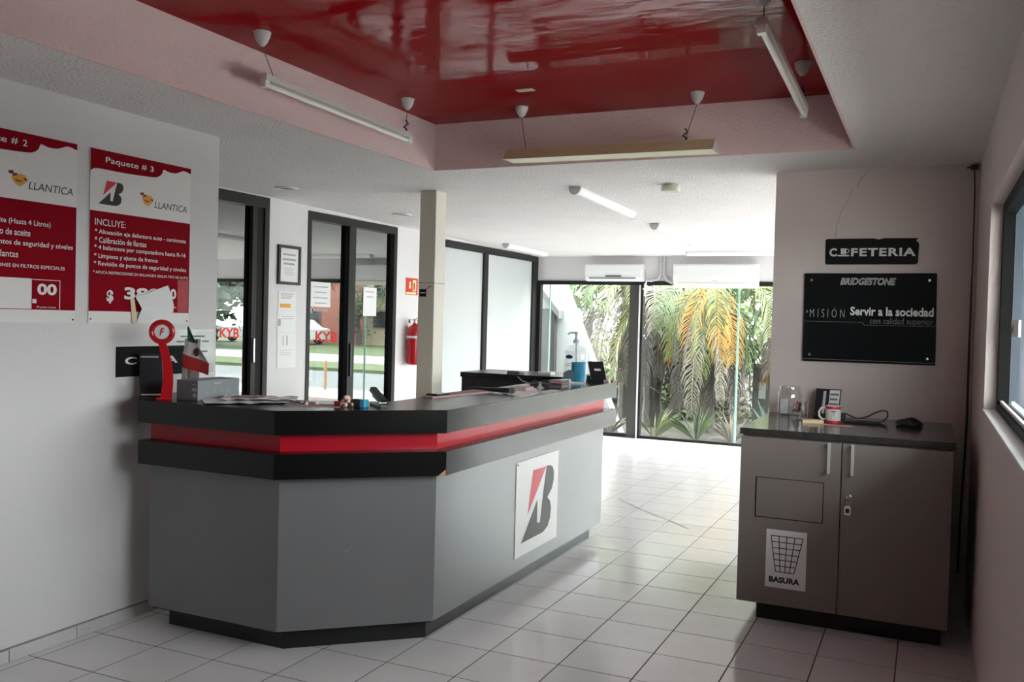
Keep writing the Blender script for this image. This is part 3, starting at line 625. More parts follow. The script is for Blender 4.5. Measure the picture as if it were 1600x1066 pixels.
for lab, (a, b, c, d) in (('upper notice with an orange strip on the pier below the certificate', (6.215, 6.45, 1.598, 1.765)), ('middle white notice on the pier below the certificate', (6.205, 6.455, 1.405, 1.596)), ('lowest white notice on the pier below the certificate', (6.21, 6.46, 1.098, 1.402))):
    o = fg.rect(a, b, c, d, .001, .004).build('paper_notice', 'paper'); tag(o, lab, 'notice', 'paper notices on the office wall')
    mb = MB()
    if 'upper' in lab:
        for k in range(3): fg.rect(a+.03, b-.03-.02*k, d-.025-.018*k, d-.017-.018*k, .0042, .0045, mb)
        fg.rect(a+.02, b-.07, c+.025, c+.06, .0042, .0046).build('orange_strip', 'ink_orange', o)
    elif 'middle' in lab:
        fg.rect(a+.01, a+.045, c+.06, c+.12, .0042, .0045, mb)
        for k in range(2): fg.rect(a+.06, b-.03, d-.05-.02*k, d-.046-.02*k, .0042, .0045, mb)
    else:
        for q in ((a+.07, a+.08), (a+.12, a+.135)): fg.rect(*q, d-.11, d-.02, .0042, .0045, mb)
        for k in range(3): fg.rect(a+.04, b-.06, d-.15-.02*k, d-.147-.02*k, .0042, .0045, mb)
    mb.build('print_line', 'ink_grey', o)
def glass_notice(lab, a, b, c, d, rows):
    o = fg.rect(a, b, c, d, -.036, -.033).build('paper_notice', 'paper'); tag(o, lab, 'notice', 'paper notices on the glass door'); mb = MB()
    for k in range(rows): fg.rect(a+.04+.02*(k % 2), b-.04-.02*(k % 2), d-.05-.05*k, d-.04-.05*k, -.0328, -.0325, mb)
    mb.build('print_line', 'ink_grey', o); return o
o = glass_notice('white notice taped to the left pane of the two-panel glass door', 6.705, 7.005, 1.642, 1.872, 4)
fg.rect(6.75, 6.97, 1.60, 1.625, -.036, -.034).build('brown_strip', 'card_pink', o)
glass_notice('narrow white notice taped to the right pane of the two-panel glass door', 7.55, 7.785, 1.570, 1.857, 2)
# fire extinguisher and its sign
es = fg.rect(8.29, 8.535, 1.808, 1.99, .001, .004).build('extinguisher_sign', 'red_cloth'); tag(es, 'red fire extinguisher sign with cream symbols on the office wall', 'sign')
mb = MB(); fg.plate([(8.345, 1.90), (8.375, 1.868), (8.405, 1.90), (8.388, 1.90), (8.388, 1.95), (8.362, 1.95), (8.362, 1.90)], .0042, .0046, mb); fg.rect(8.43, 8.50, 1.85, 1.97, .0042, .0046, mb); fg.rect(8.30, 8.50, 1.815, 1.838, .0042, .0046, mb)
mb.build('symbol', 'ink_yellow', es, fixn=True); fg.plate([(8.445, 1.86), (8.475, 1.86), (8.478, 1.92), (8.468, 1.945), (8.45, 1.945), (8.442, 1.92)], .0048, .0052).build('symbol', 'red_cloth', es, fixn=True)
ex = empty('fire_extinguisher', (XG+.10, 8.34, 1.05)); tag(ex, 'red fire extinguisher hanging on the office wall behind the column', 'fire extinguisher')
MB().lathe([(.0, 0), (.07, .0), (.085, .012), (.087, .34), (.082, .375), (.06, .41), (.028, .43), (.026, .445), (0, .445)], (XG+.10, 8.34, 1.06), 24).build('cylinder', 'red_gloss', ex, smooth=True)
MB().lathe([(.0875, 0), (.0878, .004), (.0878, .02), (.0875, .024)], (XG+.10, 8.34, 1.345), 24).build('band', 'paper', ex, smooth=True)
mb = MB().lathe([(.022, 0), (.022, .035), (.012, .045), (0, .045)], (XG+.10, 8.34, 1.50), 14); mb.obox((XG+.12, 8.34, 1.553), (.06, 0, .012), (0, .009, 0), (0, 0, .004)); mb.obox((XG+.12, 8.34, 1.532), (.055, 0, -.006), (0, .009, 0), (0, 0, .004)); mb.build('valve', 'steel', ex)
MB().tube([(XG+.10, 8.36, 1.52), (XG+.12, 8.43, 1.50), (XG+.12, 8.44, 1.35), (XG+.11, 8.43, 1.22)], .010, 8).build('hose', 'rubber', ex, smooth=True)
MB().obox((XG+.075, 8.262, 1.525), (.004, 0, 0), (0, .012, 0), (0, 0, .02)).build('gauge_tag', 'ink_black', ex)
B(XG+.001, XG+.02, 8.31, 8.37, 1.33, 1.48).build('wall_bracket', 'steel', ex)

# ================================================================== LAMPS, VENTS, AIR CONDITIONERS
def pendant(name, label, ends, z0, z1, cups, wide=False):
    (xa, ya), (xb, yb) = ends; r = empty(name, ((xa+xb)/2, (ya+yb)/2, min(z0, z1)-.03)); tag(r, label, 'ceiling lamp', 'wire-hung fluorescent lamps under the red recess')
    A, Bq = Vector((xa, ya, z0)), Vector((xb, yb, z1)); d = (Bq-A).normalized(); s = d.cross(Vector((0, 0, 1))).normalized(); u = s.cross(d)
    def sect(P, t0, t1): return MB().prism([A+d*t0+s*a+u*b for a, b in P], [A+d*t1+s*a+u*b for a, b in P])
    L = (Bq-A).length
    if wide:
        sect([(-.03, .0), (.03, .0), (.03, .022), (-.03, .022)], 0, L).build('spine', 'lamp_ivory', r, fixn=True)
        for sg in (-1, 1): sect([(sg*.03, .018), (sg*.034, .018), (sg*.082, -.045), (sg*.078, -.045)], 0, L).build('reflector_wing', 'lamp_ivory', r, fixn=True)
        for t in (0, L-.006): sect([(-.03, .02), (.03, .02), (.08, -.045), (-.08, -.045)], t, t+.006).build('end_plate', 'lamp_metal', r, fixn=True)
        sect([(-.077, -.043), (.077, -.043), (.077, -.039), (-.077, -.039)], .006, L-.006).build('diffuser', 'lamp_diffuser', r, fixn=True)
        tz, so = -.022, (0.,)
    else:
        sect([(-.022, -.004), (.022, -.004), (.022, .024), (-.022, .024)], 0, L).build('housing', 'lamp_metal', r, fixn=True)
        tz, so = -.020, (0.,)
        for t in (.0, L-.03): sect([(-.016, -.036), (.016, -.036), (.018, .0), (-.018, .0)], t, t+.03).build('lamp_holder', 'white_plastic', r, fixn=True)
    for q in so: MB().tube([A+d*.03+s*q+u*tz, Bq-d*.03+s*q+u*tz], .0125, 12).build('tube', 'tube_glass', r, smooth=True)
    for (cx, cy, t, curl) in cups:
        cp = MB().lathe([(0, -.066), (.010, -.064), (.024, -.047), (.035, -.023), (.040, 0)], (cx, cy, RZ-.001), 18).build('ceiling_cup', 'cup_plastic', r, smooth=True)
        P = A+d*(t*L)+u*.024
        w = [(cx, cy, RZ-.066), ((cx+P.x)/2, (cy+P.y)/2, (RZ-.066+P.z)/2), (P.x, P.y, P.z)]
        MB().tube(w, .0022, 5).build('wire', 'wire', cp)
        if curl: MB().tube([(P.x, P.y, P.z+.07), (P.x+.012, P.y+.01, P.z+.05), (P.x-.012, P.y, P.z+.028), (P.x+.016, P.y-.01, P.z+.012), (P.x, P.y, P.z)], .0055, 6).build('connector', 'wire', cp)
pendant('pendant_lamp', 'slim tube lamp hung by wires along the left side of the red recess', ((-2.83, 3.31), (-2.83, 4.61)), 2.655, 2.632, ((-2.82, 3.29, .06, False), (-2.845, 4.60, .96, True)))
pendant('pendant_lamp', 'ivory trough lamp hung across the far end of the red recess', ((-2.36, 4.99), (-1.10, 4.99)), 2.578, 2.570, ((-2.285, 5.0, .09, False), (-1.215, 5.0, .86, True)), True)
pendant('pendant_lamp', 'slim tube lamp hung along the right side of the red recess', ((-.615, 3.50), (-.615, 4.78)), 2.715, 2.668, ((-.615, 3.55, .03, False), (-.605, 4.60, .93, True)))
def zc(y): return HC if y < 6 else HC-(HC-HB)*(y-6)/6.05
def batten(label, A, Bq):
    A, Bq = Vector((*A, zc(A[1]))), Vector((*Bq, zc(Bq[1]))); d = (Bq-A).normalized(); s = d.cross(Vector((0, 0, 1))).normalized(); u = s.cross(d)
    r = empty('ceiling_batten', ((A+Bq)/2)); tag(r, label, 'ceiling lamp', 'surface battens on the rear ceiling')
    P = [(.045*math.cos(PI*k/8), -.055*math.sin(PI*k/8)-.002) for k in range(9)]
    mbx = MB().prism([A+d*.02+s*a+u*b for a, b in P], [Bq-d*.02+s*a+u*b for a, b in P]); mbx.build('diffuser', 'white_plastic', r, fixn=True)
    for E in (A, Bq-d*.02): MB().prism([E+s*a*1.06+u*b*1.06 for a, b in P], [E+d*.02+s*a*1.06+u*b*1.06 for a, b in P]).build('end_cap', 'cup_plastic', r, fixn=True)
batten('white batten lamp on the ceiling nearest the red recess', (-2.38, 6.17), (-2.39, 7.62))
batten('white batten lamp on the ceiling, second from the red recess', (-2.41, 8.37), (-2.43, 9.85))
batten('white batten lamp on the ceiling beside the white panel partition', (-4.72, 9.95), (-4.70, 11.2))
batten('long white batten lamp on the ceiling before the air conditioners', (-2.80, 11.20), (-1.45, 11.20))
sd = empty('smoke_detector', (-1.69, 6.26, zc(6.26)-.06)); tag(sd, 'small cream smoke detector on the ceiling behind the recess', 'smoke detector')
MB().lathe([(0, -.05), (.06, -.05), (.066, -.042), (.066, -.014)], (-1.69, 6.26, zc(6.26)), 20).build('housing', 'column_cream', sd, smooth=True)
MB().lathe([(.05, -.014), (.05, -.001)], (-1.69, 6.26, zc(6.26)), 20).build('base', 'column_beige', sd)
for k, (x, y, lab) in enumerate(((-4.60, 5.68, 'round recessed ceiling light nearest the left wall'), (-4.55, 7.30, 'round recessed ceiling light before the column'))):
    r = empty('downlight', (x, y, zc(y)-.012)); tag(r, lab, 'ceiling lamp', 'recessed ceiling lights over the counter')
    MB().lathe([(.055, -.004), (.075, -.012), (.09, -.010), (.092, -.001)], (x, y, zc(y)), 24).build('trim_ring', 'white_plastic', r, smooth=True)
    MB().lathe([(0, -.003), (.056, -.004)], (x, y, zc(y)), 24).build('lens', 'paper_grey', r)
vp = B(-2.15, -2.05, 4.61, 4.66, RZ-.006, RZ).build('ceiling_plate', 'cup_plastic', bevel=.002); tag(vp, 'small white cover plate on the red lacquered ceiling', 'cover plate')

def aircon(label, x0, x1, z0, z1, vent):
    y0, y1 = YB-.205, YB-.001; r = empty('air_conditioner', ((x0+x1)/2, (y0+y1)/2, z0)); tag(r, label, 'air conditioner', 'wall air conditioners above the rear glazing')
    h = z1-z0; P = [(y1, z0+.02), (y1, z1), (y0+.03, z1), (y0+.006, z1-.02), (y0, z1-h*.45), (y0+.012, z0+h*.22), (y0+.06, z0), (y1-.03, z0)]
    MB().prism([(x0+.006, a, b) for a, b in P], [(x1-.006, a, b) for a, b in P]).build('body', 'ac_plastic', r, fixn=True, bevel=.004)
    for x in (x0, x1-.008): MB().prism([(x, a, b) for a, b in P], [(x+.008, a, b) for a, b in P]).build('end_cap', 'white_plastic', r, fixn=True)
    Q = [(y0+.012, z0+h*.20), (y0+.060, z0+.004), (y0+.055, z0-.002), (y0+.006, z0+h*.19)]
    fl0 = MB().prism([(x0+.06, a, b) for a, b in Q], [(x1-.10, a, b) for a, b in Q]).build('louvre', 'ac_beige' if not vent else 'white_plastic', r, fixn=True)
    if vent:
        MB().box(x0+.06, x1-.08, y0+.001, y0+.02, z0+h*.13, z0+h*.19).build('air_slot', 'ink_midgrey', r)
        MB().box((x0+x1)/2-.10, (x0+x1)/2+.12, y0-.004, y0+.006, z0+h*.26, z0+h*.32).build('indicator_strip', 'ink_black', r)
    else:
        MB().box((x0+x1)/2-.03, (x0+x1)/2+.04, y0+.002, y0+.012, z0+h*.285, z0+h*.31).build('badge', 'paper_grey', r)
aircon('smaller white air conditioner above the fixed rear window', -4.31, -3.51, 2.125, 2.352, True)
aircon('larger white air conditioner above the frameless glass door', -3.08, -2.00, 2.045, 2.352, False)
ap = empty('refrigerant_pipe', (-3.28, YB-.04, 2.1)); tag(ap, 'white lagged pipes joining the two air conditioners', 'pipe')
MB().tube([(-3.295, YB-.03, 2.465), (-3.295, YB-.03, 2.22), (-3.33, YB-.04, 2.16), (-3.42, YB-.05, 2.14), (-3.485, YB-.05, 2.15)], .022, 8).build('pipe', 'paper_grey', ap, smooth=True)
MB().tube([(-3.25, YB-.03, 2.465), (-3.25, YB-.03, 2.22), (-3.21, YB-.04, 2.15), (-3.12, YB-.05, 2.11)], .022, 8).build('pipe', 'paper_grey', ap, smooth=True)
MB().tube([(-3.48, YB-.05, 2.15), (-3.50, YB-.05, 2.03), (-3.53, YB-.05, 2.028), (-3.05, YB-.05, 2.012), (-3.045, YB-.05, 2.03)], .012, 8).build('drain_pipe', 'white_plastic', ap, smooth=True)
MB().tube([(-3.50, YB-.05, 2.10), (-3.50, YB-.05, 1.93)], .014, 8).build('drain_pipe', 'white_plastic', ap)

# ================================================================== THINGS ON THE RECEPTION COUNTER
def sheet(name, pts, m, label, cat, z=ZT, t=.002, group=None):
    o = MB().zprism(pts, z, z+t).build(name, m, fixn=True); return tag(o, label, cat, group)
# brochure rack, wire framed
rk = empty('brochure_rack', (-3.54, 3.36, ZT)); tag(rk, 'black brochure rack at the left end of the counter', 'brochure rack')
ru, rn_, rz_ = Vector((.69, .72, 0)), Vector((.72, -.69, 0)), Vector((0, 0, 1)); c_ = Vector((-3.545, 3.365, ZT)); lean = (rz_*.215-rn_*.03-ru*.012)/.215
def rp(a, b, h): return c_+ru*a+rn_*b+lean*h
mb = MB()
for a_ in (-.054, .054): mb.tube([rp(a_, .03, .004), rp(a_, -.02, .004), rp(a_, -.018, .215)], .003, 6)
mb.tube([rp(-.054, .03, .004), rp(.054, .03, .004)], .003, 6)
for h in (.05, .11, .17): mb.tube([rp(-.054, -.02, h), rp(.054, -.02, h)], .002, 6)
mb.build('wire_frame', 'black_plastic', rk)
MB().obox(rp(0, -.006, .11), ru*.052, rn_*.010, lean*.105).build('brochure', 'dark_glass_plastic', rk)
MB().obox(rp(0, .008, .045), ru*.053, rn_*.002, lean*.04).build('front_lip', 'dark_glass_plastic', rk)
MB().obox(rp(-.004, .0046, .198), ru*.042, rn_*.0004, lean*.004).build('title_strip', 'ink_grey', rk)
MB().obox(rp(0, .02, .010), ru*.05, rn_*.010, rz_*.003).build('card', 'paper', rk)
# red ring display
rg = empty('ring_display', (-3.39, 3.285, ZT)); tag(rg, 'red ring display stand with white disc beside the brochure rack', 'display stand')
U = Vector((.74, .67, 0)); V3 = Vector((0, 0, 1)); rcn = Vector((-3.400, 3.283, 1.469))
MB().torus(rcn, U, V3, .048, .013, 36, 12).build('ring', 'red_gloss', rg, smooth=True)
W3 = U.cross(V3)
MB().lathe([(0, .006), (.034, .0045), (.037, 0), (.037, -.006)], rcn, 28, W3).build('disc', 'mug_white', rg, smooth=True)
fr_ = FR(rcn+W3*.0075, U, V3); fr_.text('F', -.010, .011, -.018, .018, 0, None, .03, .2).build('disc_letter', 'ink_red', rg)
mb = MB(); L_, R2 = [], []
for k in range(13):
    t = k/12; z = 1.42-(1.42-ZT)*t; off = .035*math.sin(t*PI)*.55+.022*t; wdt = .018+.009*t
    L_.append(Vector((-3.400, 3.283, z))+U*(off-wdt)); R2.append(Vector((-3.400, 3.283, z))+U*(off+wdt))
for k in range(12): mb.prism([L_[k]-W3*.006, R2[k]-W3*.006, R2[k+1]-W3*.006, L_[k+1]-W3*.006], [L_[k]+W3*.006, R2[k]+W3*.006, R2[k+1]+W3*.006, L_[k+1]+W3*.006])
mb.build('curved_stem', 'red_gloss', rg, smooth=True)
MB().obox((-3.386, 3.285, ZT+.005), U*.032, W3*.026, (0, 0, .005)).build('foot', 'red_gloss', rg, bevel=.002)
# grey carton
gb = empty('grey_carton', (-3.27, 3.47, ZT)); tag(gb, 'flat grey product carton on the counter beside the red ring display', 'box')
B(-3.345, -3.21, 3.33, 3.62, ZT, 1.237).build('carton', 'box_light', gb, bevel=.0015)
fb = FR((0, 3.33, 0), (1, 0, 0), (0, 0, 1)); e = fb.rect(-3.3445, -3.2105, ZT+.0005, 1.2365, .0003, .0009).build('dark_end', 'box_dark', gb)  # darker sheet over the whole end face of the carton
mb = MB(); fb.rect(-3.247, -3.217, 1.185, 1.200, .001, .0014, mb); fb.rect(-3.240, -3.218, 1.155, 1.175, .001, .0014, mb); fb.rect(-3.243, -3.22, 1.215, 1.219, .001, .0014, mb); mb.build('code_label', 'ink_grey', e)
fb2 = FR((-3.21, 0, 0), (0, 1, 0), (0, 0, 1)); mb = MB()
for k, u in enumerate((3.39, 3.44, 3.49, 3.54)): mb.torus(fb2.p(u, 1.182, .001), fb2.U, fb2.V, .008, .0012, 14, 5)
mb.build('icon_print', 'paper_grey', gb); fb2.rect(3.44, 3.49, 1.217, 1.221, .0005, .001).build('brand_print', 'paper_grey', gb)
# desk flag: three bands hanging from a tilted staff
fgr = empty('desk_flag', (-3.44, 3.5, ZT)); tag(fgr, 'small green white and red tricolour desk flag behind the grey carton', 'flag')
MB().tube([(-3.465, 3.505, ZT), (-3.447, 3.505, 1.497)], .003, 6).build('staff', 'wood_ply', fgr)
MB().lathe([(0, 0), (.03, 0), (.028, .008), (.006, .014), (0, .014)], (-3.465, 3.505, ZT), 16).build('base', 'black_plastic', fgr, smooth=True)
def band(a0, a1, b0, b1, m, name):
    mb = MB(); N = 8; g = []
    for i in range(N+1):
        t = i/N; bow = .005*math.sin(t*7)
        A_ = Vector((a0[0]+(a1[0]-a0[0])*t, 3.498-bow, a0[1]+(a1[1]-a0[1])*t)); B_ = Vector((b0[0]+(b1[0]-b0[0])*t, 3.498-bow*1.3, b0[1]+(b1[1]-b0[1])*t)); g.append((A_, B_))
    for (A_, B_), (C_, D_) in zip(g, g[1:]): mb.prism([A_, C_, D_, B_], [p+Vector((0, -.0015, 0)) for p in (A_, C_, D_, B_)])
    return mb.build(name, m, fgr, smooth=True)
band((-3.446, 1.493), (-3.438, 1.489), (-3.444, 1.421), (-3.379, 1.407), 'flag_green', 'green_band')
wbn = band((-3.444, 1.421), (-3.379, 1.407), (-3.477, 1.357), (-3.296, 1.312), 'flag_white', 'white_band')
band((-3.477, 1.357), (-3.296, 1.312), (-3.480, 1.285), (-3.299, 1.252), 'red_cloth', 'red_band')
fe = FR((0, 3.488, 0), (1, 0, 0), (0, 0, 1)); fe.plate(arc(-3.375, 1.366, .019, .022, 0, 330, 11), 0, .001).build('emblem', 'flag_emblem', wbn, fixn=True)
wl = empty('leaflet_stack', (-3.49, 3.58, ZT)); tag(wl, 'white leaflets with a black square standing behind the red ring', 'leaflets')
MB().obox((-3.52, 3.60, ZT+.145), (.055, 0, 0), (0, .004, 0), (.004, .01, .145)).build('leaflet', 'paper', wl)
MB().obox((-3.475, 3.585, ZT+.115), (.03, 0, 0), (0, .003, 0), (.002, .006, .115)).build('leaflet', 'paper_grey', wl)
MB().obox((-3.505, 3.598, ZT+.262), (.026, 0, .004), (0, .001, 0), (.002, .003, .018)).build('black_square', 'ink_black', wl)
# newspapers
nw = empty('newspaper', (-3.1, 3.5, ZT)); tag(nw, 'open newspaper lying on the counter before the grey carton', 'newspaper')
def paper_sheet(c, a, w, l, amp, name, m, par, z, seed):
    rnd = random.Random(seed); mb = MB(); N = 8; g = []
    for i in range(N+1):
        for j in range(5):
            u, v = (i/N-.5)*l, (j/4-.5)*w; x = c[0]+u*math.cos(a)-v*math.sin(a); y = c[1]+u*math.sin(a)+v*math.cos(a)
            g.append((x, y, z+amp*abs(math.sin(i*1.3+j*.7+seed))))
    k = len(g); top = [(x, y, q+.0015) for x, y, q in g]
    f = [(i*5+j, (i+1)*5+j, (i+1)*5+j+1, i*5+j+1) for i in range(N) for j in range(4)]
    mb.add(g, [tuple(reversed(q)) for q in f]); mb.add(top, f); return mb.build(name, m, par, fixn=False)
paper_sheet((-2.99, 3.44), .80, .24, .42, .007, 'sheet', 'paper', nw, ZT+.001, 1)
paper_sheet((-2.97, 3.50), .58, .20, .36, .011, 'sheet', 'paper', nw, ZT+.010, 2)
paper_sheet((-3.00, 3.46), .7, .08, .14, .003, 'print_area', 'card_pink', nw, ZT+.024, 3)
df = empty('dark_folder', (-2.79, 3.53, ZT)); tag(df, 'thin dark grey folder lying next to the newspaper', 'folder')
MB().zprism([(-2.87, 3.60), (-2.76, 3.42), (-2.70, 3.48), (-2.80, 3.64)], ZT, ZT+.005).build('cover', 'box_dark', df, fixn=True)
MB().zprism([(-2.862, 3.60), (-2.764, 3.44), (-2.715, 3.487), (-2.802, 3.63)], ZT+.005, ZT+.007).build('inner_sheet', 'ink_midgrey', df, fixn=True)
sheet('paper_slip', [(-2.73, 3.40), (-2.50, 3.50), (-2.56, 3.62), (-2.76, 3.52)], 'card_pink', 'pale pink paper slip under the small trinkets', 'paper')
tr = empty('earbud_bundle', (-2.69, 3.53, ZT+.002)); tag(tr, 'tangled earbuds and coins on the pink slip', 'earbuds')
MB().tube([(-2.71+.03*math.cos(k*.9)*(1+.1*k), 3.53+.022*math.sin(k*.9)*(1+.06*k), ZT+.006+.001*(k % 3)) for k in range(14)], .002, 5).build('cord', 'ink_maroon', tr, smooth=True)
for x, y in ((-2.725, 3.51), (-2.665, 3.545), (-2.69, 3.50)): MB().lathe([(0, 0), (.010, 0), (.010, .007), (.006, .011), (0, .012)], (x, y, ZT+.002), 12).build('earbud', 'mug_white', tr, smooth=True)
bd = empty('bead_keyring', (-2.50, 3.575, ZT)); tag(bd, 'heap of beige beads and a dark fob beside the stapler', 'keyring')
for k in range(12):
    a = k*2.4; r_ = .006+.0028*k; MB().lathe([(0, -.011), (.008, -.008), (.011, 0), (.008, .008), (0, .011)], (-2.505+r_*math.cos(a), 3.565+r_*math.sin(a), ZT+.011+(.017 if k < 6 else 0)+(.015 if k < 3 else 0)), 10).build('bead', 'skin_line' if k % 3 else 'paper_cream', bd, smooth=True)
MB().obox((-2.535, 3.545, ZT+.012), (.02, .008, 0), (-.005, .012, 0), (0, 0, .012)).build('dark_fob', 'ink_maroon', bd, bevel=.003)
sb_ = empty('small_carton', (-2.445, 3.585, ZT)); tag(sb_, 'small black carton with blue end between beads and stapler', 'box')
B(-2.485, -2.435, 3.57, 3.61, ZT, ZT+.036).build('carton', 'black_plastic', sb_, bevel=.001); B(-2.4349, -2.412, 3.57, 3.61, ZT, ZT+.036).build('blue_end', 'blue_liquid', sb_, bevel=.001)
stp = empty('stapler', (-2.375, 3.65, ZT)); tag(stp, 'open black stapler on the angled corner of the counter', 'stapler')
q = Vector((.8, -.6, 0)); qs = Vector((.6, .8, 0))
MB().obox((-2.385, 3.655, ZT+.006), q*.075, qs*.018, (0, 0, .006)).build('base', 'black_plastic', stp, bevel=.003)
MB().obox((-2.395, 3.665, ZT+.052), q*.078+Vector((0, 0, -.026)), qs*.016, (.006, -.004, .011)).build('arm', 'black_plastic', stp, bevel=.005)
MB().obox((-2.39, 3.66, ZT+.034), q*.06+Vector((0, 0, -.014)), qs*.010, (.002, 0, .005)).build('magazine', 'steel', stp)
MB().lathe([(.008, -.019), (.008, .019)], Vector((-2.34, 3.62, ZT+.022)), 10, qs).build('hinge', 'steel', stp)
# along the long side
nb = sheet('notebook', [(-2.475, 4.22), (-2.40, 4.20), (-2.33, 4.78), (-2.475, 4.82)], 'card_pink', 'brownish pink notebook on the inner edge of the long counter', 'notebook', ZT, .008)
ph = B(-2.475, -2.405, 4.26, 4.40, ZT+.0085, ZT+.018).build('smartphone', 'black_plastic', bevel=.003); tag(ph, 'black smartphone lying on the pink notebook', 'phone')
B(-2.47, -2.41, 4.27, 4.39, ZT+.018, ZT+.0186).build('screen', 'dark_glass_plastic', ph)
hs = empty('label_gun', (-2.33, 4.86, ZT)); tag(hs, 'black handheld tool with thin trigger lying on the counter', 'hand tool')
MB().tube([(-2.46, 4.70, ZT+.022), (-2.40, 4.72, ZT+.026), (-2.33, 4.75, ZT+.020), (-2.22, 4.78, ZT+.018)], [.006, .009, .012, .016], 8).build('handle', 'black_plastic', hs, smooth=True)
MB().tube([(-2.46, 4.70, ZT+.022), (-2.475, 4.69, ZT+.004)], .004, 6).build('trigger', 'black_plastic', hs)
MB().lathe([(.018, -.012), (.018, .012)], Vector((-2.20, 4.785, ZT+.0181)), 12, (0, 1, .0)).build('roll', 'box_dark', hs, smooth=True)
sheet('paper_slip', [(-2.36, 4.86), (-2.06, 4.60), (-2.09, 4.92), (-2.25, 5.25), (-2.40, 5.12)], 'paper', 'loose white paper under the small flat carton', 'paper', ZT, .0015)
fcx = B(-2.31, -2.20, 4.98, 5.10, ZT+.002, ZT+.024).build('flat_carton', 'card_pink', bevel=.001); tag(fcx, 'small brownish pink carton on the loose white paper', 'box')
sheet('paper_slip', [(-2.15, 4.98), (-2.07, 4.95), (-2.06, 5.20), (-2.13, 5.22)], 'paper_grey', 'grey paper slip near the counter edge beside the carton', 'paper', ZT, .0015)
sg = empty('sunglasses', (-2.22, 5.30, ZT)); tag(sg, 'folded sunglasses with upright arm on the long counter', 'sunglasses')
for dx in (-.035, .035): MB().lathe([(0, -.003), (.026, -.002), (.028, 0), (.026, .002), (0, .003)], (-2.24+dx*.9, 5.29+dx*.5, ZT+.028), 14, (.4, -.8, .25)).build('lens', 'dark_glass_plastic', sg, smooth=True)
MB().tube([(-2.30, 5.25, ZT+.03), (-2.33, 5.20, ZT+.05), (-2.345, 5.17, ZT+.075)], .004, 6).build('temple_arm', 'box_dark', sg); MB().tube([(-2.18, 5.31, ZT+.03), (-2.26, 5.28, ZT+.034), (-2.30, 5.25, ZT+.03)], .003, 6).build('bridge', 'box_dark', sg)
wt = empty('wallet', (-2.17, 5.34, ZT)); tag(wt, 'dark brown wallet lying before the sanitizer bottle', 'wallet')
B(-2.24, -2.12, 5.36, 5.48, ZT, ZT+.020).build('lower_flap', 'box_dark', wt, bevel=.004); B(-2.24, -2.12, 5.365, 5.48, ZT+.0205, ZT+.034).build('upper_flap', 'ink_maroon', wt, bevel=.004)
rd = empty('card_reader', (-2.25, 5.62, ZT)); tag(rd, 'flat black card reader behind the wallet', 'card reader')
MB().obox((-2.25, 5.62, ZT+.017), (.055, 0, 0), (0, .07, 0), (0, 0, .017)).build('body', 'black_plastic', rd, bevel=.005); B(-2.285, -2.215, 5.60, 5.67, ZT+.034, ZT+.0348).build('keypad', 'ink_midgrey', rd)
# sanitizer
sz = empty('sanitizer_bottle', (-2.225, 5.88, ZT)); tag(sz, 'clear pump bottle of blue hand sanitizer on the far end of the counter', 'bottle')
def oval(prof, c, sx, sy, n=24):
    m = MB().lathe(prof, (0, 0, 0), n); m.v = [(c[0]+x*sx, c[1]+y*sy, c[2]+z) for x, y, z in m.v]; return m
cz = (-2.225, 5.88, ZT)
oval([(0, .001), (.95, .001), (1, .012), (1, .20), (.93, .235), (.6, .258), (.25, .268), (.25, .28), (0, .28)], cz, .085, .048).build('bottle_shell', 'clear_plastic', sz, smooth=True)
oval([(0, .012), (.90, .012), (.90, .15), (0, .15)], (-2.205, 5.885, ZT), .058, .036).build('gel', 'blue_liquid', sz, smooth=True)
fz = FR((-2.225, 5.83, ZT), (1, 0, 0), (0, 0, 1))
lb = fz.rect(-.072, .012, .03, .225, 0, .0012).build('label', 'clear_plastic', sz); fz.plate(arc(-.03, .185, .026, .014, 0, 345, 14), .0014, .002).build('label_badge', 'ink_blue', lb, fixn=True)
fz.plate([(-.07, .03), (.012, .03)]+[(.012-.082*(k/8), .045+.05*math.sin(PI*(.25+.6*k/8))) for k in range(9)], .0014, .002).build('label_curve', 'label_teal', lb, fixn=True)
mb = MB(); fz.rect(-.05, -.005, .135, .139, .0014, .002, mb); fz.rect(-.055, -.02, .122, .126, .0014, .002, mb); mb.build('label_text', 'ink_red', lb)
MB().lathe([(.02, .28), (.02, .302), (.008, .306), (.008, .345), (.012, .346), (.012, .356), (0, .357)], cz, 14).build('pump', 'paper_grey', sz, smooth=True); MB().tube([(-2.225, 5.88, ZT+.35), (-2.265, 5.87, ZT+.352), (-2.283, 5.865, ZT+.340)], .006, 8).build('nozzle', 'paper_grey', sz, smooth=True)
MB().tube([(-2.225, 5.88, ZT+.28), (-2.218, 5.88, ZT+.03)], .004, 6).build('dip_tube', 'paper_grey', sz)
# card box with tilted lid
cbx = empty('card_display', (-2.13, 6.12, ZT)); tag(cbx, 'black card box with its lid tilted up at the counter end', 'card box')
B(-2.22, -2.085, 6.08, 6.19, ZT, ZT+.045).build('tray', 'black_plastic', cbx, bevel=.002)
MB().obox((-2.135, 6.07, ZT+.085), (.052, .012, 0), (.004, -.004, .002), (-.022, .022, .062)).build('lid', 'black_plastic', cbx, bevel=.002)
MB().obox((-2.128, 6.062, ZT+.092), (.022, .005, 0), (.0005, -.0012, 0), (-.002, .002, .007)).build('lid_text', 'paper', cbx)
pb = MB().lathe([(0, 0), (.012, 0), (.010, .012), (0, .018)], (-2.06, 6.20, ZT), 10).build('red_pin', 'red_gloss', smooth=True); tag(pb, 'tiny red pin standing on the counter end', 'pin')
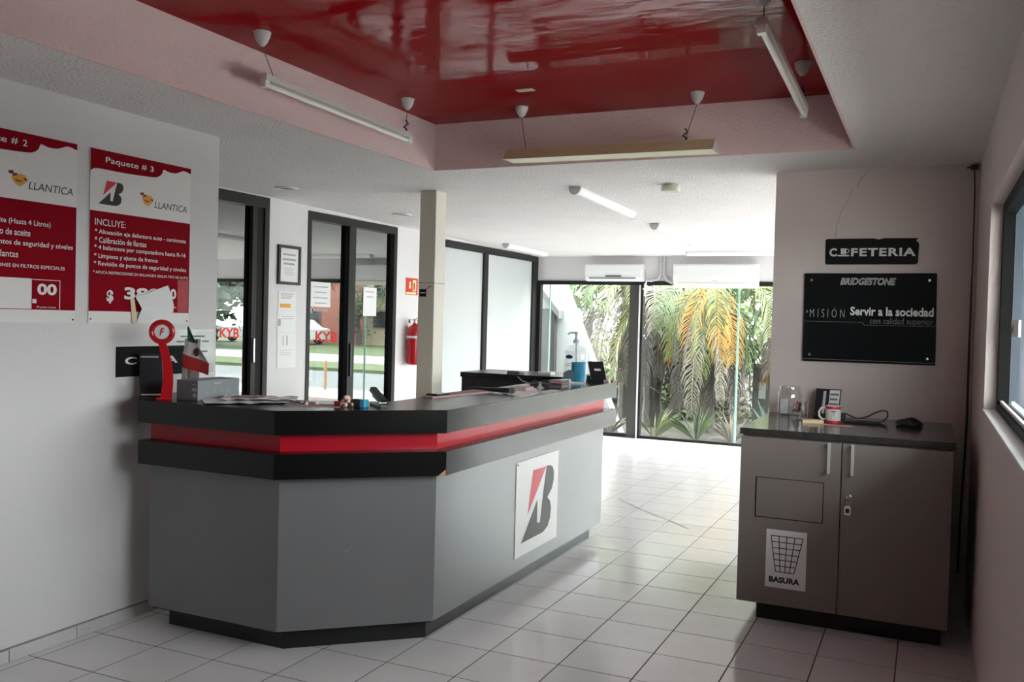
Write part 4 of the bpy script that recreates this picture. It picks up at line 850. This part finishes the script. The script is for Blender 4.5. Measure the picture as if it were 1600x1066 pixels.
# on the back counter
o = B(-3.07, -2.96, 6.56, 6.66, ZT, ZT+.018).build('adhesive_pad', 'box_dark', bevel=.002); tag(o, 'small dark pad lying on the black back counter', 'pad'); B(-3.065, -2.965, 6.565, 6.655, ZT+.0181, ZT+.021).build('top_sheet', 'paper_grey', o)
o = B(-2.80, -2.69, 6.56, 6.66, ZT, ZT+.026).build('white_carton', 'mug_white', bevel=.002); tag(o, 'small white box lying on the black back counter', 'box'); B(-2.798, -2.692, 6.558, 6.56, ZT+.006, ZT+.011).build('stripe', 'paper_grey', o)

# ================================================================== THINGS ON THE COFFEE CABINET
ZK = 1.03
jr = empty('glass_jar', (-.765, 5.75, ZK)); tag(jr, 'empty square-shouldered glass jar with red and black label', 'jar')
oval([(0, .001), (.9, .001), (1, .012), (1, .125), (.93, .145), (.86, .152), (.86, .178), (.82, .178), (.82, .15), (.92, .135), (.95, .12), (.95, .015), (0, .010)], (-.765, 5.75, ZK), .072, .066).build('jar_body', 'jar_glass', jr, smooth=True)
fj = FR((-.735, 5.676, ZK), (1, 0, 0), (0, 0, 1)); lb = fj.rect(-.01, .052, .02, .09, 0, .0012).build('label', 'jar_glass', jr); tyre_mark(fj, -.008, .048, .03, .088, .0014, lb)
B(-.815, -.77, 5.71, 5.78, ZK+.012, ZK+.10).build('sugar_sachet', 'paper', jr)
gm = empty('glass_mug', (-.655, 5.46, ZK)); tag(gm, 'small clear glass mug before the jar', 'mug')
MB().lathe([(0, .001), (.034, .001), (.038, .01), (.039, .112), (.036, .112), (.035, .014), (0, .012)], (-.66, 5.46, ZK), 20).build('cup', 'jar_glass', gm, smooth=True)
MB().tube([(-.623, 5.452, ZK+.095), (-.603, 5.447, ZK+.09), (-.596, 5.445, ZK+.06), (-.605, 5.447, ZK+.03), (-.624, 5.452, ZK+.022)], .006, 8).build('handle', 'jar_glass', gm, smooth=True)
pf = empty('picture_frame', (-.56, 5.82, ZK)); tag(pf, 'small dark framed picture leaning on the wall behind the mugs', 'picture frame')
ux, uz = Vector((.073, .004, 0)), Vector((.004, .022, .082)); c0 = Vector((-.555, 5.838, ZK+.083)); un = uz.cross(ux).normalized()
if un.y > 0: un = -un
MB().obox(c0, ux, un*.004, uz).build('backing', 'ink_black', pf)
fpf = FR(c0+un*.0045, ux, uz); 
fpf.rect(-.068, .006, -.078, .078, 0, .0008).build('photo', 'dark_glass_plastic', pf); tx = fpf.rect(.008, .067, -.078, .078, 0, .0008).build('text_card', 'paper', pf); fpf.rect(-.028, -.012, -.07, .07, .001, .0014).build('photo_highlight', 'paper_grey', pf)
for k in range(4): fpf.rect(.012, .062-.006*(k % 2), .045-.03*k, .057-.03*k, .001, .0014).build('print_line', 'ink_midgrey', tx)
mg = empty('white_mug', (-.482, 5.42, ZK)); tag(mg, 'white mug with red bands at rim and foot', 'mug')
MB().lathe([(0, .001), (.04, .001), (.042, .004), (.042, .100), (.039, .100), (.038, .01), (0, .008)], (-.482, 5.42, ZK), 24).build('cup', 'mug_white', mg, smooth=True)
for a, b in ((.002, .018), (.082, .097)): MB().lathe([(.0422, a), (.0425, a+.001), (.0425, b-.001), (.0422, b)], (-.482, 5.42, ZK), 24).build('red_band', 'ink_red', mg, smooth=True)
MB().tube([(-.520, 5.42, ZK+.085), (-.545, 5.42, ZK+.086), (-.560, 5.42, ZK+.062), (-.556, 5.42, ZK+.035), (-.540, 5.42, ZK+.020), (-.520, 5.42, ZK+.022)], .006, 8).build('handle', 'mug_white', mg, smooth=True)
fm = FR((-.478, 5.3775, ZK), (1, 0, 0), (0, 0, 1)); mb = MB(); fm.rect(-.012, .014, .068, .073, .0002, .0008, mb); mb.build('mug_print', 'ink_black', mg)
mb = MB(); mb.torus(fm.p(.0, .034, .001), fm.U, fm.V, .012, .0014, 18, 5); mb.build('mug_print', 'skin_line', mg)
mb = MB().tube([fm.p(-.004, .064, .001), fm.p(.008, .058, .001), fm.p(.003, .050, .001)], .0012, 5); mb.build('mug_print', 'ink_black', mg)
npk = empty('paper_napkin', (-.55, 5.36, ZK)); tag(npk, 'folded beige and white napkins under the white mug handle', 'napkin')
MB().obox((-.585, 5.36, ZK+.010), (.055, .012, 0), (-.006, .03, 0), (0, 0, .0095)).build('fold', 'paper_cream', npk, bevel=.002); MB().zprism([(-.64, 5.30), (-.40, 5.29), (-.36, 5.33), (-.62, 5.375)], ZK, ZK+.0015).build('sheet', 'skin_line', npk, fixn=True)
cl = empty('charger_cable', (-.28, 5.62, ZK)); tag(cl, 'black charging cable looping above the cabinet top', 'cable')
MB().tube([(-.445, 5.72, ZK+.035), (-.415, 5.71, ZK+.024), (-.37, 5.70, ZK+.007), (-.32, 5.70, ZK+.022), (-.27, 5.70, ZK+.052), (-.23, 5.70, ZK+.068), (-.208, 5.70, ZK+.060), (-.205, 5.68, ZK+.034), (-.225, 5.60, ZK+.012), (-.26, 5.54, ZK+.006), (-.22, 5.45, ZK+.006), (-.20, 5.38, ZK+.006)], .0045, 7).build('cord', 'wire', cl, smooth=True)
MB().obox((-.452, 5.72, ZK+.018), (.016, 0, 0), (0, .012, 0), (0, 0, .018)).build('plug', 'wire', cl, bevel=.003)
dv = empty('spoon_tray', (-.33, 5.56, ZK)); tag(dv, 'dark tray with metal spoons beside the charging cable', 'tray')
B(-.43, -.24, 5.50, 5.66, ZK, ZK+.010).build('tray', 'black_plastic', dv, bevel=.003)
for y, l in ((5.535, .07), (5.57, .055)): MB().tube([(-.36, y, ZK+.016), (-.33, y, ZK+.017), (-.29+l, y-.01, ZK+.015)], [.004, .003, .003], 6).build('spoon', 'steel', dv, smooth=True); MB().lathe([(0, -.004), (.012, -.001), (.013, .001), (0, .002)], (-.372, y, ZK+.016), 12).build('spoon_bowl', 'steel', dv, smooth=True)
pc = empty('black_pouch', (-.085, 5.55, ZK)); tag(pc, 'crumpled black pouch at the right end of the cabinet top', 'pouch')
m_ = MB().lathe([(0, 0), (.9, .001), (1, .012), (.92, .026), (.6, .036), (.25, .040), (0, .038)], (0, 0, 0), 22); rn = random.Random(3)
m_.v = [(-.085+x*.068*(1+.12*math.sin(7*math.atan2(y, x))), 5.55+y*.06, ZK+z*(1+.25*math.sin(x*5+y*4))) for x, y, z in m_.v]; m_.build('bag', 'black_plastic', pc, smooth=True)
MB().tube([(-.13, 5.50, ZK+.014), (-.15, 5.46, ZK+.006), (-.12, 5.44, ZK+.005)], .005, 6).build('strap', 'black_plastic', pc)

# ================================================================== OUTSIDE
ZG = -.14
def ground(name, x0, x1, y0, y1, m, label, z=ZG, t=.3): return st(B(x0, x1, y0, y1, z-t, z).build(name, m), label)
ground('ground_paving', -9, .0, 12.0, 12.35, 'pavement', 'pale paving strip outside the rear glazing', ZG+.06)
ground('ground_garden', -9, -1.0, 12.35, 17.2, 'soil', 'planted garden bed with leaf litter behind the rear glass', ZG+.02)
ground('ground_pavement', -1.0, 40, 15.2, 17.2, 'pavement', 'pale concrete pavement beyond the garden bed')
ground('ground_walk', .0, 14, 12.0, 15.2, 'paver_red', 'reddish paved forecourt right of the garden bed')
ground('ground_walk_edge', -1.0, .0, 12.35, 15.2, 'paver_red', 'reddish paved strip at the garden bed end')
ground('road_near', -60, 80, 17.2, 23.5, 'asphalt', 'grey asphalt road in front of the building', ZG-.08)
ground('ground_verge', -60, 80, 23.5, 26.6, 'grass', 'grass verge between the two carriageways', ZG+.02)
ground('road_far', -60, 80, 26.6, 33, 'kerb', 'pale far carriageway beyond the grass verge', ZG-.05)
ground('ground_far', -90, 110, 33, 90, 'grass', 'distant grassy ground', ZG-.06)
ground('ground_side', .45, 60, -40, 6.2, 'yard_concrete', 'pale paved yard outside the right window', ZG)
st(B(.42, 1.35, .2, 5.85, 2.36, 2.46).build('sky_shield', 'stucco_white'), 'unseen slab added to shield the right window from high sky')  # slab added out of view to cut high sky light through the window
ground('ground_rear_side', 2.9, 60, 6.2, 12.0, 'pavement', 'pale paving outside the rear side glazing', ZG)
ground('ground_left', -60, -8.1, -40, 12.0, 'pavement', 'paved ground left of the building', ZG)

def frond(name, base, az, el, L, droop, m, par, nleaf=30, llen=.34, w=.012, seed=0, hang=0.0, twist=0):
    rn = random.Random(seed); mb = MB(); base = Vector(base); N = 14; P = [base]; e = el; step = L/N
    for i in range(N):
        P.append(P[-1]+Vector((math.cos(az)*math.cos(e), math.sin(az)*math.cos(e), math.sin(e)))*step)
        e = max(e-droop/N*(1+.6*i/N), -1.52)
    mb.tube(P, [.016*(1-.8*i/N)+.003 for i in range(N+1)], 5)
    for k in range(nleaf):
        t = .16+.82*k/(nleaf-1); f = t*N; i = min(int(f), N-1); p = P[i].lerp(P[i+1], f-i); d = (P[min(i+1, N)]-P[max(i-1, 0)]).normalized()
        s = d.cross(Vector((0, 0, 1))); s = s.normalized() if s.length > .05 else Vector((-math.sin(az), math.cos(az), 0))
        s = Matrix.Rotation(twist, 3, d) @ s; up = s.cross(d).normalized()
        ll = llen*(.45+.55*math.sin(PI*min(1, t*.85+.12)))*rn.uniform(.85, 1.12)
        for sg in (-1, 1):
            q = (s*sg*rn.uniform(.55, .8)+d*rn.uniform(.65, .95)+up*rn.uniform(.0, .22)).normalized(); q2 = (q+Vector((0, 0, -.35-hang))+d*.15).normalized()
            a = p; b = p+q*ll*.5; c = b+q2*ll*.5; wv = d.cross(q).cross(q).normalized()*w if d.cross(q).length > .01 else up*w
            mb.add([a-wv*.5, a+wv*.5, b+wv, b-wv, c], [(0, 1, 2, 3), (3, 2, 4)])
    return mb.build(name, m, par)
def palm(name, label, x, y, h, spec, seed, r=.13, lean=(0, 0)):
    pr = empty(name, (x, y, ZG)); tag(pr, label, 'palm', 'palms in the garden bed'); rn = random.Random(seed)
    N = 10; pts = [(x+lean[0]*(i/N)**1.5, y+lean[1]*(i/N)**1.5, ZG+(h-ZG)*i/N) for i in range(N+1)]
    MB().tube(pts, [r*(1.15-.3*i/N)*(1.06 if i % 2 else .96) for i in range(N+1)], 10).build('trunk', 'bark', pr)
    top = Vector(pts[-1])
    for k, (az, el, L, dr, m, ll, hg) in enumerate(spec):
        frond('frond', top+Vector((rn.uniform(-.05, .05), rn.uniform(-.05, .05), rn.uniform(-.15, .03))), math.radians(az), math.radians(el), L, dr, m, pr, 34, ll, .011, seed*50+k, hg, rn.uniform(-.5, .5))
    return pr
S = random.Random(11)
sp = []
for k in range(13): sp.append((k*28+S.uniform(-9, 9), S.uniform(25, 62), S.uniform(1.5, 2.0), S.uniform(1.6, 2.3), S.choice(['leaf_green', 'leaf_light', 'leaf_light']), .42, .1))
for az, m in ((216, 'leaf_yellow'), (258, 'leaf_yellow'), (296, 'leaf_yellow'), (318, 'leaf_yellow'), (280, 'leaf_light'), (236, 'leaf_light'), (335, 'leaf_green'), (190, 'leaf_light')): sp.append((az, -26, S.uniform(1.45, 1.7), 1.15, m, .40, .5))
for k in range(26): sp.append((150+k*9.5+S.uniform(-5, 5), S.uniform(-62, -36), S.uniform(1.7, 2.3), .95, S.choice(['leaf_dead', 'leaf_dead', 'leaf_straw']), .36, 1.2))
palm('feather_palm', 'palm with hanging yellow fronds in the middle of the rear door', -3.18, 14.2, 2.25, sp, 3)
sp = [(k*33+S.uniform(-9, 9), S.uniform(15, 55), S.uniform(1.5, 2.0), S.uniform(1.7, 2.4), S.choice(['leaf_light', 'leaf_straw', 'leaf_green']), .40, .2) for k in range(11)]
sp += [(185+k*15, S.uniform(-45, -20), 1.8, 1.1, S.choice(['leaf_straw', 'leaf_straw', 'leaf_dead']), .36, .9) for k in range(13)]
palm('feather_palm', 'straw coloured palm behind the fixed rear window', -4.75, 15.0, 2.3, sp, 4, .11, (.05, -.2))
sp = [(k*30+S.uniform(-9, 9), S.uniform(20, 60), S.uniform(1.5, 1.9), S.uniform(1.6, 2.4), S.choice(['leaf_green', 'leaf_light', 'leaf_green']), .42, .2) for k in range(12)]
sp += [(195+k*20, S.uniform(-50, -20), 1.7, 1.1, S.choice(['leaf_yellow', 'leaf_green', 'leaf_dead', 'leaf_straw']), .38, .6) for k in range(9)]
palm('feather_palm', 'green palm at the right edge of the rear door', -1.95, 14.7, 2.35, sp, 5, .12)
sp = [(k*40+S.uniform(-9, 9), S.uniform(5, 45), S.uniform(1.3, 1.7), S.uniform(1.6, 2.3), S.choice(['leaf_light', 'leaf_green', 'leaf_straw']), .38, .4) for k in range(9)]
sp += [(190+k*17, S.uniform(-45, -20), 1.6, 1.1, S.choice(['leaf_yellow', 'leaf_light', 'leaf_dead', 'leaf_dead']), .34, .8) for k in range(11)]
palm('feather_palm', 'grey trunked palm next to the dark window post', -4.08, 14.35, 2.1, sp, 6, .14)
def trunk(label, a, b, r):
    o = MB().tube([a, ((a[0]+b[0])/2+.03, (a[1]+b[1])/2, (a[2]+b[2])/2), b], [r, r*.85, r*.7], 9).build('bare_trunk', 'bark', smooth=True); return tag(o, label, 'trunk')
t = trunk('leaning grey trunk rising from the garden bed before the yellow palm', (-3.82, 13.9, ZG), (-3.38, 14.0, .95), .075)
MB().tube([(-3.66, 13.9, .35), (-3.85, 13.75, .52), (-4.02, 13.7, .60)], .014, 5).build('twig', 'bark', t); MB().tube([(-3.6, 13.95, .45), (-3.4, 13.8, .25), (-3.2, 13.75, .18)], .012, 5).build('twig', 'bark', t)
def tuft(name, label, x, y, n, L, m, cat, seed, w=.02, el=(40, 85)):
    r_ = empty(name, (x, y, ZG+.02)); tag(r_, label, cat); rn = random.Random(seed)
    for k in range(n):
        az, e = rn.uniform(0, 6.28), math.radians(rn.uniform(*el)); l = L*rn.uniform(.7, 1.1); mb = MB(); d = Vector((math.cos(az)*math.cos(e), math.sin(az)*math.cos(e), math.sin(e))); s = Vector((-math.sin(az), math.cos(az), 0))*w
        p0 = Vector((x, y, ZG+.02))+Vector((math.cos(az), math.sin(az), 0))*.03; p1 = p0+d*l*.55; p2 = p1+(d+Vector((0, 0, -.45))).normalized()*l*.45
        th = d.cross(s).normalized()*.004
        mb.prism([p0-s*.6, p0+s*.6, p1+s, p2, p1-s], [q+th for q in (p0-s*.6, p0+s*.6, p1+s, p2, p1-s)]); mb.build('leaf', m, r_, fixn=True)
    return r_
tuft('agave_plant', 'pale blue-green spiky agave beside the palm at the right', -2.02, 13.4, 26, .62, 'agave', 'plant', 1, .03, (15, 85))
for k, (x, y, lab) in enumerate(((-3.65, 13.0, 'low green strap-leaved plant at the foot of the glass door, left'), (-3.05, 13.1, 'low green strap-leaved plant below the yellow palm'), (-4.35, 13.0, 'low green strap-leaved plant behind the fixed rear window'), (-2.55, 13.2, 'low green strap-leaved plant left of the agave'))):
    tuft('strap_plant', lab, x, y, 18, .5, ('leaf_light', 'leaf_green', 'leaf_straw', 'leaf_straw')[k], 'plant', 20+k, .014)
lt = MB(); rn = random.Random(5)
for k in range(900):
    x, y = rn.uniform(-5.5, -1.1), rn.uniform(12.5, 16.5); a = rn.uniform(0, 6.28); l, w = rn.uniform(.08, .25), .008; u = Vector((math.cos(a), math.sin(a), rn.uniform(-.02, .25))); s = Vector((-u.y, u.x, 0)); p = Vector((x, y, ZG+.025))
    lt.add([p-s*w, p+s*w, p+u*l], [(0, 1, 2)])
o = lt.build('leaf_litter', 'leaf_straw'); tag(o, 'dry fallen palm leaflets covering the garden bed', 'leaf litter', None, 'stuff')
# sloping white buttress of the neighbouring wing, with a grey fascia and window
bt_ = empty('sloped_wing', (-5.3, 13.2, ZG)); tag(bt_, 'white sloping side wall with grey fascia outside the fixed rear window', 'wall')
MB().prism([(-6.6, 13.0, ZG), (-4.18, 13.0, ZG), (-5.35, 13.0, 2.55), (-6.6, 13.0, 2.55)], [(-6.6, 13.25, ZG), (-4.18, 13.25, ZG), (-5.35, 13.25, 2.55), (-6.6, 13.25, 2.55)]).build('sloped_wall', 'stucco_white', bt_, fixn=True)
MB().prism([(-5.62, 12.80, 2.28), (-5.14, 12.80, 1.72), (-5.14, 12.80, 1.60), (-5.70, 12.80, 2.24)], [(-5.62, 12.99, 2.28), (-5.14, 12.99, 1.72), (-5.14, 12.99, 1.60), (-5.70, 12.99, 2.24)]).build('fascia', 'stucco_grey', bt_, fixn=True)
B(-6.2, -5.26, 12.93, 12.99, ZG, 1.75).build('dark_opening', 'stucco_grey', bt_); B(-5.30, -5.24, 12.90, 12.995, ZG, 1.72).build('jamb', 'dark_brown_frame', bt_)
# pillar with meter box
mp_ = empty('meter_pillar', (-2.42, 15.0, ZG)); tag(mp_, 'grey concrete meter pillar beyond the palms', 'pillar')
B(-2.57, -2.27, 14.86, 15.14, ZG, .90).build('post', 'stucco_grey', mp_, bevel=.01); B(-2.60, -2.24, 14.82, 15.18, .90, .96).build('cap', 'kerb', mp_, bevel=.01); B(-2.47, -2.36, 14.84, 14.86, .40, .66).build('meter_box', 'paper_grey', mp_)
# low wall and railing behind garden
lw = empty('garden_wall', (-5, 17.1, ZG)); tag(lw, 'low white wall behind the palms', 'wall')
B(-9, -3.0, 17.06, 17.18, ZG, .55).build('wall_body', 'stucco_white', lw); B(-9.05, -2.95, 17.03, 17.2, .55, .62).build('coping', 'kerb', lw)
# trees
def tree(label, x, y, h, rx, rz, m, n, seed, tr=.16, z0=None):
    r_ = empty('leafy_tree', (x, y, ZG)); tag(r_, label, 'tree', 'trees along the street'); rn = random.Random(seed)
    MB().tube([(x, y, ZG), (x+.1, y, h*.5), (x, y, h)], [tr, tr*.8, tr*.5], 8).build('trunk', 'bark', r_, smooth=True)
    for k in range(4):
        a = rn.uniform(0, 6.28); MB().tube([(x, y, h*.6), (x+math.cos(a)*rx*.4, y+math.sin(a)*rx*.4, h*.85), (x+math.cos(a)*rx*.7, y+math.sin(a)*rx*.7, h+rz*.2)], [tr*.4, tr*.25, tr*.1], 6).build('branch', 'bark', r_)
    mb = MB(); cl_ = [(rn.gauss(0, .45), rn.gauss(0, .45), rn.gauss(0, .4)) for _ in range(26)]
    for k in range(n):
        c = cl_[k % 26]; p = Vector((x+(c[0]+rn.gauss(0, .17))*rx, y+(c[1]+rn.gauss(0, .17))*rx, h+(c[2]+rn.gauss(0, .17))*rz)); s = rn.uniform(.05, .12)*(rx/1.6)
        u = Vector((rn.uniform(-1, 1), rn.uniform(-1, 1), rn.uniform(-1, 1))).normalized(); v = u.orthogonal().normalized(); mb.add([p-u*s, p+v*s*.5, p+u*s, p-v*s*.5], [(0, 1, 2, 3)])
    mb.build('foliage', m, r_)['kind'] = 'stuff'
tree('bright green tree behind the straw palm', -7.2, 19.5, 3.6, 2.2, 1.6, 'tree_leaf', 3000, 1)
tree('broad green tree behind the yellow palm', -4.0, 21.0, 3.6, 2.4, 2.0, 'tree_leaf', 3400, 2)
tree('green tree behind the right end of the glass door', -1.8, 18.6, 2.8, 1.9, 1.7, 'tree_leaf', 3200, 3)
def shrub(label, x, y, seed, m):
    r_ = empty('garden_shrub', (x, y, ZG)); tag(r_, label, 'shrub', 'shrubs behind the palms'); rn = random.Random(seed)
    for k in range(5): a = rn.uniform(0, 6.28); MB().tube([(x, y, ZG), (x+.25*math.cos(a), y+.2*math.sin(a), .35), (x+.45*math.cos(a), y+.35*math.sin(a), .8)], [.02, .014, .006], 5).build('stem', 'bark', r_)
    mb = MB()
    for k in range(1500):
        p = Vector((x+rn.gauss(0, .36), y+rn.gauss(0, .25), ZG+.05+abs(rn.gauss(0, .52)))); u = Vector((rn.uniform(-1, 1), rn.uniform(-1, 1), rn.uniform(-.4, 1))).normalized(); v = u.orthogonal().normalized(); q = rn.uniform(.05, .11); mb.add([p-u*q, p+v*q*.35, p+u*q, p-v*q*.35], [(0, 1, 2, 3)])
    mb.build('foliage', m, r_)['kind'] = 'stuff'
for k, (x, lab) in enumerate(((-5.7, 'low shrub behind the palms, first from the left'), (-4.85, 'low shrub behind the palms, second from the left'), (-4.0, 'low shrub behind the palms, third from the left'), (-3.45, 'low shrub behind the palms, fourth from the left'), (-1.75, 'low shrub behind the palms, right of the meter pillar'))): shrub(lab, x, 16.05+.06*(k % 2), 60+k, ('tree_leaf', 'leaf_dead', 'tree_leaf', 'leaf_straw', 'tree_leaf')[k])
tree('dark street tree on the grass verge, nearest', 5.5, 34.0, 4.6, 3.4, 2.4, 'tree_leaf_dark', 3600, 4)
tree('dark street tree beyond the far carriageway, left', -3.0, 38, 4.0, 3.6, 2.8, 'tree_leaf_dark', 5000, 5)
tree('dark street tree beyond the far carriageway, middle', 8.2, 39, 3.6, 3.6, 3.0, 'tree_leaf_dark', 6000, 6)
tree('dark street tree beyond the far carriageway, right', 25.2, 37.0, 3.3, 4.4, 2.7, 'tree_leaf_dark', 7000, 7)
tree('small dark tree before the salmon building across the street', 19.6, 43.6, 2.4, 1.7, 1.9, 'tree_leaf_dark', 2500, 9)
def building(label, x0, x1, y, h, m, win):
    r_ = empty('street_building', ((x0+x1)/2, y+4, ZG)); tag(r_, label, 'building', 'buildings across the street')
    B(x0, x1, y, y+8, ZG-.3, h).build('wall', m, r_); B(x0-.2, x1+.2, y-.2, y+8.2, h, h+.3).build('parapet', 'kerb', r_)
    n = max(2, int((x1-x0)/2.4))
    for k in range(n):
        xa = x0+(k+.25)*(x1-x0)/n; xb = x0+(k+.75)*(x1-x0)/n
        for z in win: w_ = B(xa, xb, y-.06, y, z, z+1.1).build('window', 'stucco_grey', r_); B(xa+.08, xb-.08, y-.08, y-.06, z+.08, z+1.02).build('pane', 'dark_glass_plastic', w_)
building('salmon low building across the street', 20.6, 29.0, 46, 3.6, 'facade_salmon', (.8,))
building('cream building across the street', 10.5, 20.2, 45, 4.6, 'facade_cream', (.8, 2.7))
building('orange building far left across the street', -4.0, 7.0, 46, 5.0, 'facade_orange', (.8, 2.9))
def car(label, x, y, m):
    r_ = empty('parked_car', (x, y, ZG-.05)); tag(r_, label, 'car', 'cars parked across the street'); z = ZG-.05
    P = [(-2.1, .28), (2.1, .28), (2.15, .6), (1.95, .85), (1.1, .95), (.55, 1.4), (-.9, 1.42), (-1.5, 1.0), (-2.1, .9)]
    MB().prism([(x+a, y-.85, z+b) for a, b in P], [(x+a, y+.85, z+b) for a, b in P]).build('body', m, r_, fixn=True, bevel=.05)
    Q = [(-1.25, 1.0), (.95, .98), (.48, 1.33), (-.85, 1.35)]
    MB().prism([(x+a, y-.87, z+b) for a, b in Q], [(x+a, y+.87, z+b) for a, b in Q]).build('side_glass', 'dark_glass_plastic', r_, fixn=True)
    for a in (-1.3, 1.35):
        for s in (-.8, .8): MB().lathe([(0, -.1), (.33, -.1), (.33, .1), (0, .1)], (x+a, y+s, z+.33), 18, (0, 1, 0)).build('wheel', 'rubber', r_, smooth=True)
car('white car parked across the street, left', 23.6, 42.6, 'car_white'); car('white car parked across the street, right', 29.4, 41.8, 'car_white'); car('red car parked across the street', 4.5, 42.0, 'car_red')
for k, (x, y, lab) in enumerate(((2.2, 16.9, 'short wooden bollard at the kerb, left'), (4.6, 16.9, 'short wooden bollard at the kerb, right'))):
    o = MB().lathe([(0, 0), (.035, 0), (.035, .62), (.025, .66), (0, .67)], (x, y, ZG), 12).build('bollard', 'wood_ply', smooth=True); tag(o, lab, 'bollard', 'bollards along the kerb')
# yard outside the right window
bw = empty('low_sky_block', (7.5, 0, ZG)); tag(bw, 'unseen dark blue wall added to block low sky light at the right window', 'wall')  # wall added out of view, shaped to cut low light entering the window
B(7.4, 7.6, -10, 8.0, ZG, 1.5).build('wall_body', 'blue_wall', bw); B(7.35, 7.65, -10.05, 8.05, 1.5, 1.6).build('coping', 'blue_wall', bw)
cl2 = empty('blue_cladding', (1.6, 5.92, ZG)); tag(cl2, 'pale blue exterior boards seen through the right window', 'cladding'); B(.347, 2.75, 5.995, 6.1, ZG, 2.55).build('backing', 'wall_paint', cl2)
for k in range(8): B(.352+.3*k, .645+.3*k, 5.952, 5.99, ZG, 2.5).build('board', 'blue_board' if k % 2 else 'pale_board', cl2)
